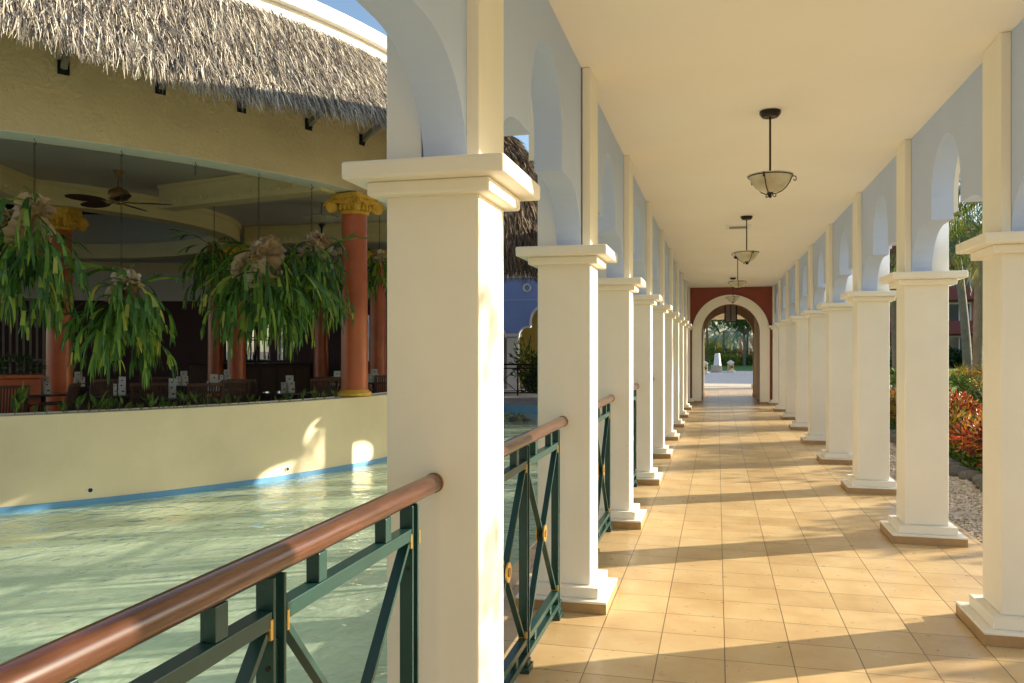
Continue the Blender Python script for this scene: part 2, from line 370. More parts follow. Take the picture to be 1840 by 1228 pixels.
def trim_mesh(mb,xa,xb,yc):
    pts=[(-.37,2.56),(-.37,2.66)]+[(-.37*math.cos(math.pi*i/24),2.66+.37*math.sin(math.pi*i/24)) for i in range(1,24)]+[(.37,2.66),(.37,2.56)]
    outp=[(-.45,2.56),(-.45,2.66)]+[(-.45*math.cos(math.pi*i/24),2.66+.45*math.sin(math.pi*i/24)) for i in range(1,24)]+[(.45,2.66),(.45,2.56)]
    for i in range(len(pts)-1):
        p,q,r_,s_=pts[i],pts[i+1],outp[i+1],outp[i]
        for x in (xa,xb): mb.quad((x,yc+p[0],p[1]),(x,yc+q[0],q[1]),(x,yc+r_[0],r_[1]),(x,yc+s_[0],s_[1]))
        mb.quad((xa,yc+p[0],p[1]),(xb,yc+p[0],p[1]),(xb,yc+q[0],q[1]),(xa,yc+q[0],q[1]))
        mb.quad((xa,yc+s_[0],s_[1]),(xb,yc+s_[0],s_[1]),(xb,yc+r_[0],r_[1]),(xa,yc+r_[0],r_[1]))
for side,xa,xb,xo,lab in ((-1,-.945,-.795,-.975,'pale blue wall of lobed arches above the pool side pillars'),(1,1.52,1.67,1.70,'pale blue wall of lobed arches above the garden side pillars')):
    wr=empty('arcade_wall',(0,0,0),label=lab,cat='arcade wall')
    for k in range(-4,9):
        yc=Y0+.16+BAY*k+BAY/2
        mb=MB();arch_mesh(mb,xa,xb,yc,3.5);mb.build('arch_panel',M['blue'],wr,recalc=False)
        mb=MB();trim_mesh(mb,xo,(xa if side<0 else xb),yc);mb.build('arch_trim',M['white_trim'],wr,recalc=False)
    p=MB()
    if side<0: p.box(-1.12,-.8,-14,23.5,3.605,6.3)
    else: p.box(1.53,1.85,-14,23.5,3.605,6.3)
    p.build('parapet',M['cream_wall'],wr)

q=MB().box(-20,3.0,-5.6,-3.6,-.05,9.5)  # unseen wall added behind the camera to keep sky light off the pillars
q.build('unseen_sky_block',M['deck'],kind='structure')
# ------------------------------------------------------------------ railings between the pool side pillars
def railing():
    r=empty('railing',(0,0,0))
    yc=0;L=.995
    mb=MB().tube([(0,-L,1.117),(0,-.5,1.117),(0,0,1.117),(0,.5,1.117),(0,L,1.117)],.031,20);hr=mb.build('handrail',M['wood'],r,smooth='auto')
    for s in (-1,1): MB().tube([(0,s*(L-.012),1.117),(0,s*(L+.001),1.117)],.0335,20).build('end_ring',M['bronze'],hr)
    P=(-.79,-.02,.77)
    for y in P:
        q=MB().box(-.021,.021,y-.026,y-.017,.03,1.087).box(-.021,.021,y+.017,y+.026,.03,1.087).box(-.006,.006,y-.018,y+.018,.2,.95)
        ob=q.build('post',M['green_metal'],r,bevel=.0015)
        MB().tube([(.008,y-.026,.90),(.008,y-.0285,.90)],.006,10).build('bolt',M['iron'],ob)
        MB().tube([(.008,y-.026,.24),(.008,y-.0285,.24)],.006,10).build('bolt',M['iron'],ob)
        q=MB().box(-.035,.035,y-.05,y+.05,0,.03).box(-.026,.026,y-.035,y+.035,.03,.055)
        q.build('foot',M['green_metal'],r,bevel=.002)
        for ya,yb in ((y-.038,y-.0285),(y+.0285,y+.038)):
            for za,zb in ((.962,1.004),(.168,.198)): MB().box(-.0215,.0215,ya,yb,za,zb).build('brass_clamp',M['brass'],r)
    for a,b in ((-.76,-.05),(.01,.74)):
        MB().box(-.020,.020,a,b,.985,1.02).build('sub_rail',M['green_metal'],r,bevel=.002)
        MB().box(-.020,.020,a,b,.135,.165).build('sub_rail',M['green_metal'],r,bevel=.002)
        for y in (a+.17,b-.17):
            MB().box(-.017,.017,y-.02,y+.02,1.02,1.088).build('spacer',M['green_metal'],r,bevel=.002)
            MB().box(-.014,.014,y-.02,y+.02,.085,.135).build('spacer',M['green_metal'],r,bevel=.002)
        for (z0,z1,x) in ((.18,.975,.006),(.975,.18,-.006)):
            MB().bar((x*.3,a+.012,z0),(x*.3,b-.012,z1),.030 if x>0 else .027,.014).build('brace',M['green_metal'],r)
        mid=(a+b)/2
        md=MB().tube([(.016,mid,.578),(.023,mid,.578)],.044,28);mo=md.build('medallion',M['brass'],r)
        MB().tube([(.023,mid,.578),(.027,mid,.578)],.02,20).build('boss',M['bronze'],mo)
        MB().tube([(-.023,mid,.578),(-.016,mid,.578)],.044,28).build('medallion',M['brass'],r)
    MB().box(-.02,.02,-.86,.86,.055,.085).build('bottom_rail',M['green_metal'],r,bevel=.002)
    return r
labs=['nearest railing with the long wooden handrail crossing the lower left','second railing, seen between the two nearest pool side pillars','third railing from the camera, ending at the third pool side pillar','fourth railing, a sliver showing behind the third pool side pillar','fifth railing, only its rail end showing beyond the fourth pillar']
r0=railing()
for i in range(5):
    o=r0 if i==0 else copy_tree(r0)
    o.location=((XL0+XL1)/2,Y0+.16+BAY*(i-.5),0)
    tag(o,label=labs[i],cat='railing',group='green railings between the pool side pillars')

# ------------------------------------------------------------------ pendant lamps along the ceiling
def pendant():
    r=empty('pendant_lamp')
    z=CEIL
    MB().lathe([(.0,-.045),(.055,-.045),(.068,-.03),(.068,-.022),(.074,-.02),(.074,-.004),(.0,-.004)],n=28).build('canopy',M['iron'],r,smooth='auto')
    MB().tube([(0,0,-.04),(0,0,-.465)],.0075,10).tube([(0,0,-.44),(0,0,-.46)],.012,10).build('rod',M['iron'],r,smooth='auto')
    pr=[(.03,-.60),(.09,-.585),(.14,-.55),(.175,-.50),(.195,-.455),(.215,-.435),(.208,-.432),(.187,-.455),(.165,-.50),(.13,-.545),(.03,-.588)]
    MB().lathe(pr,n=40,cap=False).build('glass_bowl',M['bowl'],r,smooth=True)
    q=MB()
    q.tube([(.205*math.cos(a*math.pi/20),.205*math.sin(a*math.pi/20),-.447) for a in range(41)],.0055,6,caps=False)
    for j in range(3):
        a=R(20+120*j);c,s=math.cos(a),math.sin(a)
        pts=[(.02,-.615),(.06,-.608),(.11,-.585),(.15,-.55),(.185,-.50),(.204,-.455),(.222,-.44),(.242,-.445),(.250,-.465),(.242,-.485),(.228,-.482),(.224,-.468)]
        q.tube([(x*c,x*s,zz) for x,zz in pts],.0052,6)
        pts=[(.02,-.61),(.03,-.635),(.048,-.642),(.056,-.628),(.05,-.618)]
        q.tube([(x*c,x*s,zz) for x,zz in pts],.0048,6)
    q.build('scroll_frame',M['iron'],r,smooth=True)
    MB().lathe([(0,-.655),(.012,-.65),(.018,-.635),(.012,-.62),(.03,-.612),(.03,-.60),(0,-.60)],n=16).build('finial',M['iron'],r,smooth='auto')
    for ch in kids(r):
        if ch.name.split('.')[0] in ('glass_bowl','scroll_frame','finial'):
            for v in ch.data.vertices: v.co=(v.co.x*.74,v.co.y*.74,-.468+.74*(v.co.z+.447))
    return r
p0=pendant()
for i,y in enumerate((6.08,10.87,15.6,20.3)):
    o=p0 if i==0 else copy_tree(p0)
    o.location=(.365,y,CEIL);o.rotation_euler[2]=R((-8,35,15,20)[i])
    tag(o,label=['nearest and largest pendant bowl lamp hanging from the corridor ceiling','second pendant bowl lamp, hanging just in front of the square ceiling vent','third pendant bowl lamp along the corridor, in front of the red wall top','farthest pendant bowl lamp, hanging before the white end arch'][i],cat='pendant lamp',group='pendant lamps along the corridor ceiling')
vt=empty('ceiling_vent',(.28,11.75,CEIL),label='small square white vent flush on the ceiling by the second lamp',cat='vent')
q=MB();
for e in ((-.17,.17,-.17,-.12),(-.17,.17,.12,.17),(-.17,-.12,-.12,.12),(.12,.17,-.12,.12)): q.box(e[0],e[1],e[2],e[3],-.018,0)
q.build('frame',M['white_trim'],vt)
q=MB()
for i in range(7): q.bar((-.12,-.10+i*.033,-.012),(.12,-.10+i*.033,-.012),.022,.003,(0,.5,1))
q.build('louvre',M['deck'],vt)

# ------------------------------------------------------------------ red end wall with its arch and passage
YE=23.5
gw=empty('gateway',(.36,YE,0),label='red end wall with a wide cream round arch and passage through it',cat='gateway')
XC=.355-.36
def arch_wall(mb,xl,xr,y0,y1,half,spring,top,zb=0,rise=None,c=XC):
    """wall in the xz plane with a round-headed opening"""
    rise=rise or half
    pts=[(-half,zb)]+[(-half*math.cos(math.pi*i/32),spring+rise*math.sin(math.pi*i/32)) for i in range(33)]+[(half,zb)]
    o=[(xl,zb),(c-half,zb)]+[(c+x,z) for x,z in pts[1:-1]]+[(c+half,zb),(xr,zb)]
    for (a,za),(b,zb_) in zip(o,o[1:]):
        if abs(b-a)>1e-5:
            for y in (y0,y1): mb.quad((a,y,za),(b,y,zb_),(b,y,top),(a,y,top))
        if not (a==xl or b==xr): mb.quad((a,y0,za),(a,y1,za),(b,y1,zb_),(b,y0,zb_))
    for x in (xl,xr): mb.quad((x,y0,zb),(x,y1,zb),(x,y1,top),(x,y0,top))
    mb.quad((xl,y0,top),(xr,y0,top),(xr,y1,top),(xl,y1,top))
def arch_band(mb,y0,y1,hi,ho,spring,ri,ro,zb=0,c=XC):
    n=32
    I=[(-hi,zb)]+[(-hi*math.cos(math.pi*i/n),spring+ri*math.sin(math.pi*i/n)) for i in range(n+1)]+[(hi,zb)]
    O=[(-ho,zb)]+[(-ho*math.cos(math.pi*i/n),spring+ro*math.sin(math.pi*i/n)) for i in range(n+1)]+[(ho,zb)]
    for i in range(len(I)-1):
        p,q,r_,s_=I[i],I[i+1],O[i+1],O[i]
        for y in (y0,y1): mb.quad((c+p[0],y,p[1]),(c+q[0],y,q[1]),(c+r_[0],y,r_[1]),(c+s_[0],y,s_[1]))
        mb.quad((c+p[0],y0,p[1]),(c+p[0],y1,p[1]),(c+q[0],y1,q[1]),(c+q[0],y0,q[1]))
        mb.quad((c+s_[0],y0,s_[1]),(c+s_[0],y1,s_[1]),(c+r_[0],y1,r_[1]),(c+r_[0],y0,r_[1]))
q=MB();arch_wall(q,-2.6,2.2,.06,.5,.80,1.97,6.3,rise=.80);q.build('wall',M['red'],gw,recalc=False)
q=MB();arch_band(q,0,.058,.785,1.045,1.98,.80,1.06);q.build('arch_surround',M['cream'],gw,recalc=False)
q=MB().box(-1.06,-.785,-.02,.06,0,.07).box(.775,1.05,-.02,.06,0,.07);q.build('skirting',M['skirt_tile'],gw)
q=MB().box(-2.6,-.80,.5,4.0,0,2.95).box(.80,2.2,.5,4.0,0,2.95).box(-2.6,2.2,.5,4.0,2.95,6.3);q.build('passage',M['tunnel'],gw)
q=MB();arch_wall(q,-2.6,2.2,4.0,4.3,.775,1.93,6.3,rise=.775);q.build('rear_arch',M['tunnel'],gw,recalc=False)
q=MB().box(-.805,-.76,3.6,4.32,0,.08).box(.75,.805,3.6,4.32,0,.08);q.build('skirting',M['skirt_tile'],gw)
q=MB().box(-1.9,2.0,9.3,9.7,2.68,3.3).box(-1.9,-.86,9.3,9.7,0,2.68).box(.99,2.0,9.3,9.7,0,2.68).box(.93,1.0,9.22,9.78,0,.16).box(-.92,-.86,9.22,9.78,0,.16).box(-1.9,2.0,4.3,9.3,3.1,3.3)
q.build('outer_porch',M['cream'],gw)
MB().box(-.75,2.6,9.7+.4,9.7+1.2,-.13,-.03).build('step',M['paver'],gw)

ln=empty('lantern',(.39,25.4,2.9),label='square dark framed lantern with frosted panes hanging in the passage arch',cat='lantern')
q=MB();a=.165
for sx in (-1,1):
    for sy in (-1,1): q.box(sx*a-.02,sx*a+.02,sy*a-.02,sy*a+.02,-.56,-.05)
for z in (-.56,-.07):
    q.box(-a-.02,a+.02,-a-.02,-a+.015,z,z+.025).box(-a-.02,a+.02,a-.015,a+.02,z,z+.025).box(-a-.02,-a+.015,-a,a,z,z+.025).box(a-.015,a+.02,-a,a,z,z+.025)
for s in (-1,1): q.box(-.014,.014,s*a-.012,s*a+.012,-.56,-.05).box(s*a-.009,s*a+.009,-.008,.008,-.56,-.05)
q.build('frame',M['iron'],ln)
q=MB().lathe([(.31,-.045),(.27,-.02),(.1,.03),(.02,.06),(0,.06)],n=4,a0=R(45),a1=R(405));q.build('roof_cap',M['iron'],ln)
MB().tube([(0,0,.05),(0,0,.35)],.008,6).build('hanging_rod',M['iron'],ln)
MB().box(-a+.004,a-.004,-a+.004,a-.004,-.53,-.075).build('pane',plain('smoky_glass',(.26,.23,.20),.3),ln)

# ------------------------------------------------------------------ foliage helpers
def leaf(mb,p,d,L,W,nrm=None,curl=.15):
    """one pointed leaf of four faces along direction d"""
    d=Vector(d).normalized();n=Vector(nrm) if nrm is not None else Vector((rng.uniform(-1,1),rng.uniform(-1,1),rng.uniform(-1,1)))
    s=d.cross(n)
    if s.length<1e-3: s=d.cross(Vector((.3,.7,.2)))
    s.normalize();n=s.cross(d);p=Vector(p)
    a=p;b=p+d*L*.45+s*W/2;c=p+d*L-n*L*curl;e=p+d*L*.45-s*W/2;m_=p+d*L*.5+n*W*.18
    k=len(mb.v);mb.v+=[tuple(a),tuple(b),tuple(c),tuple(e),tuple(m_)]
    mb.f+=[(k,k+1,k+4),(k+1,k+2,k+4),(k+2,k+3,k+4),(k+3,k,k+4)]
def blob(mb,c,rad,n,L,W,shell=.55,up=.2):
    for i in range(n):
        v=Vector((rng.gauss(0,1),rng.gauss(0,1),rng.gauss(0,1))).normalized()
        r=shell+(1-shell)*rng.random()
        p=Vector((c[0]+v.x*rad[0]*r,c[1]+v.y*rad[1]*r,c[2]+v.z*rad[2]*r))
        d=v+Vector((rng.uniform(-.8,.8),rng.uniform(-.8,.8),rng.uniform(-.5,.7)+up))
        leaf(mb,p,d,L*rng.uniform(.6,1.25),W*rng.uniform(.7,1.2))
def frond_ribbon(mb,p,d,L,w0,w1,depth,rgn,grav=.55,tw=None):
    """forking strap of a staghorn frond"""
    p=Vector(p);d=Vector(d).normalized();n=5;st=L/n
    side=d.cross(Vector((0,0,1)))
    if side.length<.1: side=Vector((rgn.uniform(-1,1),rgn.uniform(-1,1),0))
    side.normalize()
    if tw is None: tw=rgn.uniform(-.7,.7)
    side=(side*math.cos(tw)+d.cross(side)*math.sin(tw)).normalized()
    pr=None;base=len(mb.v)
    for i in range(n+1):
        t=i/n;wd=w0+(w1-w0)*t**1.6 if depth>0 else w0*(1+.5*t)*(1-t**2.0)**.9+.002
        mb.v+=[tuple(p-side*wd/2),tuple(p+side*wd/2)]
        if i: k=base+2*i;mb.f.append((k-2,k-1,k+1,k))
        if i<n:
            d=(d+Vector((0,0,-grav*st*3))).normalized();p=p+d*st
            side=(side-d*side.dot(d)).normalized()
    if depth>0:
        k=2 if rgn.random()<.75 else 3
        for j in range(k):
            sp=(j-(k-1)/2)*rgn.uniform(.35,.75)
            dd=(d+side*sp+Vector((rgn.uniform(-.1,.1),rgn.uniform(-.1,.1),rgn.uniform(-.1,.05)))).normalized()
            frond_ribbon(mb,p-d*st*.15+side*sp*w1*.25,dd,L*rgn.uniform(.6,1.0),w1/k*1.0,w1*.72,depth-1,rgn,grav*1.25,tw+rgn.uniform(-.4,.4))
def chain(mb,z0,z1):
    z=z0;k=0
    while z>z1:
        r=.011;pts=[]
        for i in range(7):
            a=2*math.pi*i/6;u=r*math.cos(a);v=.018*math.sin(a)
            pts.append((u if k%2 else 0,0 if k%2 else u,z-.018+v))
        mb.tube(pts,.0032,4,caps=False);z-=.029;k+=1

# ------------------------------------------------------------------ round open-air restaurant
CX,CY,RR=-15.43,14.63,10.18
ZT,ZB=.77,4.07
def ring_hit(px,rad,far=False):
    """plan point where the view column px meets the circle of radius rad"""
    d=at(px,1.0);d=Vector((d.x,d.y));c=Vector((CX,CY))
    b=d.dot(c);a=d.dot(d);q=max(b*b-a*(c.dot(c)-rad*rad),0)
    t=(b+(1 if far else -1)*math.sqrt(q))/a
    return Vector((d.x*t,d.y*t,0)),math.atan2(d.y*t-CY,d.x*t-CX),t
rp=empty('restaurant_pavilion',(CX,CY,0),label='round open restaurant pavilion with ochre beam, grey ceiling and curved cream wall over the pool',cat='restaurant pavilion')
def ring(r0,r1,z0,z1,n=160,a0=0,a1=2*math.pi):
    mb=MB();full=abs(a1-a0-2*math.pi)<1e-6
    P=[(r1,z0),(r1,z1),(r0,z1),(r0,z0)]
    m=n if full else n+1;base=0
    for (r,z) in P:
        for k in range(m):
            a=a0+(a1-a0)*k/n;mb.v.append((r*math.cos(a),r*math.sin(a),z))
    for i in range(4):
        j=(i+1)%4
        for k in range(n):
            k2=(k+1)%m if full else k+1
            mb.f.append((i*m+k,i*m+k2,j*m+k2,j*m+k))
    if not full:
        mb.f.append((0,m,2*m,3*m));mb.f.append((n,3*m+n,2*m+n,m+n))
    return mb
pw=ring(RR-.34,RR,-1.0,ZT).build('pool_wall',M['cream_wall'],rp,smooth='auto')
ring(RR+.001,RR+.007,-.40,-.275).build('waterline_band',M['pool_blue'],pw,smooth='auto')
for px,py in ((162,881),(516,843)):
    p,a,t=ring_hit(px,RR);z=CAMH-(py-HOR)/FPX*t;u=Vector((math.cos(a),math.sin(a),0))
    b0=Vector((p.x-CX,p.y-CY,z))
    q=MB();s=Vector((-u.y,u.x,0))
    q.tube([b0-u*.01,b0+u*.012],.034,20);dp=q.build('drain_collar',M['white_trim'],pw,smooth='auto')
    MB().tube([b0,b0+u*.0135],.026,20).build('drain_hole',M['black'],dp)
ring(RR-.34,RR-.30,ZT-.005,ZT+.012).build('inner_kerb',M['soffit'],rp)
ring(RR-.42,RR,ZB+.004,5.9).build('fascia',M['fascia'],rp,smooth='auto')
ring(RR-.42,RR-.002,ZB-.002,ZB+.003).build('soffit',M['soffit'],rp,smooth='auto')
MB().lathe([(0,.05),(RR-.3,.05),(RR-.3,.10),(0,.10)],n=96).build('floor_slab',M['dark_wood'],rp)
ring(4.9,RR-.4,4.45,4.52).build('ceiling',M['resto_ceiling'],rp,smooth='auto')
MB().lathe([(0,6.35),(RR-.2,6.35),(RR-.2,6.4),(0,6.4)],n=96).build('roof_deck',M['black'],rp)
rb=ring(4.68,5.12,4.05,4.449);rb.build('ring_beam',M['beam'],rp,smooth='auto')
ring(4.9,5.0,4.52,5.3).build('drum_wall',M['resto_ceiling'],rp,smooth='auto')
ring(4.9,5.0,5.3,6.35).build('drum_clerestory',M['black'],rp,smooth='auto')  # solid ring painted black for the darkness of the clerestory openings
q=ring(5.12,5.16,4.36,4.449);q.build('ring_beam_moulding',M['beam'],rp,smooth='auto')
def beam(pxa,da,pxb,db):
    a=at(pxa,da);b=at(pxb,db);a=Vector((a.x-CX,a.y-CY,4.24));b=Vector((b.x-CX,b.y-CY,4.24))
    q=MB().bar(a,b,.34,.42);d=(b-a);L=d.length;d.normalize();s=Vector((d.y,-d.x,0))
    for sg in (-1,1):
        for i in range(int(L/.16)):
            c=a+d*(.1+i*.16)+s*sg*.185;q.bar(c+Vector((0,0,-.13)),c+Vector((0,0,-.08)),.05,.03,d)
        q.bar(a+s*sg*.18+Vector((0,0,.17)),b+s*sg*.18+Vector((0,0,.17)),.05,.06)
    q.build('ceiling_beam',M['beam'],rp)
beam(300,14.6,590,12.9);beam(446,19.6,760,18.6);beam(-60,12.2,110,15.2)
# far wall with windows
wins=sorted([(400,412),(444,459),(465,487),(500,511),(657,667)])
A0=ring_hit(-60,RR-.3,True)[1];A1=ring_hit(745,RR-.3,True)[1]
edges=[];
for a,b in wins: edges.append((ring_hit(a,RR-.3,True)[1],ring_hit(b,RR-.3,True)[1]))
if A0>A1: A0,A1=A1,A0
edges=[tuple(sorted(e)) for e in edges];edges.sort()
Z0w,Z1w=1.15,2.56
ring(RR-.36,RR-.30,.1,Z0w,60,A0,A1).build('back_wall',M['maroon'],rp)
ring(RR-.36,RR-.30,Z1w,3.15,60,A0,A1).build('back_wall',M['maroon'],rp)
ring(RR-.40,RR-.34,3.15,4.45,60,A0,A1).build('back_wall_upper',M['resto_ceiling'],rp)
c=A0
for (a,b) in edges+[(A1,A1)]:
    if a>c: ring(RR-.36,RR-.30,Z0w,Z1w,max(2,int((a-c)/.05)),c,a).build('back_wall',M['maroon'],rp)
    c=b
for a,b in edges:
    wr=empty('window',(0,0,0));wr.parent=rp
    q=MB();r=RR-.33
    P=lambda an,z:(r*math.cos(an),r*math.sin(an),z)
    for an in (a,b,(a+b)/2): q.bar(P(an,Z0w),P(an,Z1w),.045,.05)
    for z in (Z0w,Z1w,1.9,2.25): q.bar(P(a,z),P(b,z),.04,.04)
    q.build('frame',M['white_trim'],wr)
# ring of terracotta columns
def column():
    r=empty('column');H=3.28
    MB().lathe([(.275,0),(.275,.05),(.245,.07),(.225,.10),(.225,.10)],n=36).build('base',M['gold'],r,smooth='auto')
    MB().lathe([(.222,.09),(.214,1.2),(.20,2.95),(.198,3.0)],n=40,cap=False).build('shaft',M['terracotta'],r,smooth='auto')
    cp=MB().lathe([(.205,2.95),(.235,2.97),(.235,3.0),(.205,3.02),(.225,3.06),(.25,3.10),(.25,3.13)],n=36).box(-.27,.27,-.27,.27,3.20,3.28).box(-.24,.24,-.24,.24,3.13,3.20)
    for sx in (-1,1):
        for sy in (-1,1):
            c0=Vector((sx*.265,sy*.265,3.07));dd=Vector((sx,sy,0)).normalized();pn=Vector((-dd.y,dd.x,0))
            pts=[c0+dd*(.115*(1-i/26)*math.cos(i*.62))+Vector((0,0,.115*(1-i/26)*math.sin(i*.62)))+pn*.0 for i in range(25)]
            cp.tube(pts,.021,6)
            cp.tube([c0-pn*.045,c0+pn*.045],.085,16).tube([c0-pn*.055,c0+pn*.055],.028,12)
            cp.bar(c0+Vector((0,0,.095)),Vector((0,0,3.17)),.10,.05)
    for k in range(4):
        an=k*math.pi/2;u=Vector((math.cos(an),math.sin(an),0));s=Vector((-u.y,u.x,0))
        for j in (-1,0,1):
            c0=u*.245+s*j*.085+Vector((0,0,3.06));cp.ico(c0,.045,1,0,(.7,.7,1.4))
        cp.bar(u*.26+s*-.1+Vector((0,0,3.135)),u*.26+s*.1+Vector((0,0,3.135)),.03,.04)
    cp.build('capital',M['gold'],r,smooth='auto')
    return r
cl=column()
p,a,t=ring_hit(637,RR-.2)
spots=[((p.x,p.y,ZT+.015),a,'terracotta column with gilded scroll capital standing on the pool wall'),
       ((*at(107,14.6)[:2],.1),.3,'terracotta column behind the hanging fern at the far left'),
       ((*at(425,20.2)[:2],.1),.3,'terracotta column deep inside the restaurant, right of the bright window strip'),
       ((*at(387,24.0)[:2],.1),.3,'farther terracotta column left of the bright window strip'),
       ((*at(577,24.5)[:2],.1),.3,'dim brown column in the shade left of the near terracotta column'),
       ((*at(679,21.0)[:2],.1),.3,'dim column visible between the near terracotta column and the big white pillar')]
for i,(pp,an,lab) in enumerate(spots):
    o=cl if i==0 else copy_tree(cl)
    o.location=pp;o.rotation_euler[2]=an+(math.pi/4 if False else 0);o.scale=(1,1,(4.045-pp[2])/3.28)
    tag(o,label=lab,cat='column',group='terracotta columns of the restaurant')

# ------------------------------------------------------------------ thatched roof of the restaurant
RE,ZE,RT,ZTT=11.15,4.64,10.32,6.22
def px_ang(px,rad): return ring_hit(px,rad)[1]
_ea=[(px_ang(0,RE),.12),(px_ang(150,RE),.0),(px_ang(300,RE),-.12),(px_ang(450,RE),-.13),(px_ang(600,RE),-.02),(px_ang(690,RE),.09)]
_ea.sort();_eax=[e[0] for e in _ea];_eaz=[e[1] for e in _ea]
def dze(a): return float(np.interp(a,_eax,_eaz))
tr_=empty('thatched_roof',(CX,CY,0),label='shaggy palm thatch roof skirt running round the restaurant above the ochre beam',cat='thatched roof')
A_LO,A_HI=R(-78),R(48)
mb=MB();nseg=100;pr=[(RE-.16,ZE+.30),(RE-.02,ZE+.38),(RT+.25,(ZE+ZTT)/2+.28),(RT,ZTT+.02),(RT-.5,ZTT-.3)]
for i in range(nseg+1):
    a=A_LO+(A_HI-A_LO)*i/nseg
    for j,(r,z) in enumerate(pr): mb.v.append((r*math.cos(a),r*math.sin(a),z+dze(a)*(1-j/4)))
for i in range(nseg):
    for j in range(4): k=i*5+j;mb.f.append((k,k+5,k+6,k+1))
mb.build('thatch_core',M['straw_dark'],tr_,recalc=False)
def blades(mb,cx_,cy_,prof,amin,amax,n,L,W,hang,dzf=lambda a:0,fringe=.25,curv=1):
    """straw blades lying down the slope given as (r,z) profile from eave to top"""
    for i in range(n):
        a=rng.uniform(amin,amax)
        s=0 if rng.random()<fringe else rng.random()
        f=s*(len(prof)-1);j=min(int(f),len(prof)-2);q=f-j
        r=prof[j][0]*(1-q)+prof[j+1][0]*q;z=prof[j][1]*(1-q)+prof[j+1][1]*q+dzf(a)*(1-s)
        dr=prof[j][0]-prof[j+1][0];dz=prof[j][1]-prof[j+1][1];l=math.hypot(dr,dz);dr/=l;dz/=l
        if s==0: q2=rng.random()*.35;r-=dr*q2;z-=dz*q2
        u=Vector((math.cos(a),math.sin(a),0));tg=Vector((-u.y,u.x,0))
        d=(u*dr+Vector((0,0,dz))).normalized();nn=(u*(-dz)+Vector((0,0,dr)))
        d=(d+nn*rng.uniform(-.02,.34)+tg*rng.gauss(0,.24)).normalized()
        LL=L*rng.uniform(.6,1.4);w=W*rng.uniform(.5,1.4)
        p=u*r+Vector((0,0,z))+nn*rng.uniform(0,.07)
        sd=d.cross(nn+tg*rng.uniform(-1.2,1.2)).normalized()*w/2
        mid=p+d*LL*.55;d2=(d+Vector((0,0,-hang*rng.uniform(.3,1.3)))+tg*rng.gauss(0,.2)).normalized();e=mid+d2*LL*.45
        k=len(mb.v);mb.v+=[tuple(p-sd),tuple(p+sd),tuple(mid+sd),tuple(mid-sd),tuple(e+sd*.25),tuple(e-sd*.25)]
        mb.f+=[(k,k+1,k+2,k+3),(k+3,k+2,k+4,k+5)]
mb=MB()
prof=[(RE+.0,ZE+.33),(RT+.30,(ZE+ZTT)/2+.30),(RT+.02,ZTT+.04)]
blades(mb,0,0,prof,R(-50),R(12),46000,.38,.0115,1.0,dze,.2)
blades(mb,0,0,prof,R(-78),R(-50),3500,.42,.024,.8,dze,.22)
blades(mb,0,0,prof,R(12),R(48),3500,.42,.024,.8,dze,.22)
mb.build('thatch',M['straw'],tr_,recalc=False)
for px,py in ((114,122),(288,158),(434,192),(554,224),(650,252)):
    p,a,t=ring_hit(px,RR);z=CAMH-(py-HOR)/FPX*t
    u=Vector((math.cos(a),math.sin(a),0));s=Vector((-u.y,u.x,0));b0=Vector((p.x-CX,p.y-CY,z))
    rf=MB().bar(b0+u*.02,b0+u*.72+Vector((0,0,.42)),.075,.075).build('rafter',M['bark'],tr_)
    q=MB().bar(b0+u*.0+Vector((0,0,-.085)),b0+u*.0+Vector((0,0,.085)),.012*2,.13,s)
    q.v=[v for v in q.v];q.bar(b0+u*.03+s*.03-Vector((0,0,.05)),b0+u*.03+s*.03+Vector((0,0,.05)),.03,.03,s).bar(b0+u*.03-s*.03-Vector((0,0,.05)),b0+u*.03-s*.03+Vector((0,0,.05)),.03,.03,s)
    q.build('mounting_plate',M['black'],rf)
dw=empty('roof_parapet',(CX,CY,0),label='bright white curved parapet rising behind the top of the thatch',cat='parapet')
ring(RT-.7,RT+.04,6.0,6.42).build('wall',M['cream'],dw,smooth='auto')
ring(RT-.7,RT+.16,6.42,6.62).build('coping',M['white_trim'],dw,smooth='auto')

# second, tall palapa beyond the pool
pc=at(876,28.0)
pp=empty('palapa',(pc.x,pc.y,-.05),label='tall dark thatched palapa roof in the gap between the two nearest pillars',cat='palapa')
prof2=[(3.05,4.25),(2.75,5.3),(2.25,6.6),(1.5,7.9),(.7,8.7),(.05,9.1)]
MB().lathe([(2.9,4.5),(2.6,5.35),(2.1,6.6),(1.4,7.8),(.6,8.6),(0,8.95)],n=48,cap=False).build('thatch_core',M['straw_dark'],pp,recalc=False)
mb=MB();blades(mb,0,0,prof2,R(-130),R(60),16000,.6,.035,.5,fringe=.16);mb.build('thatch',M['straw_dark'],pp,recalc=False)
MB().tube([(0,0,0),(0,0,8.5)],.14,14).build('post',M['bark'],pp,smooth='auto')
q=MB()
for i in range(12):
    an=i*math.pi/6;q.tube([(0,0,7.6),(2.7*math.cos(an),2.7*math.sin(an),4.75)],.05,6)
q.build('rafters',M['bark'],pp)

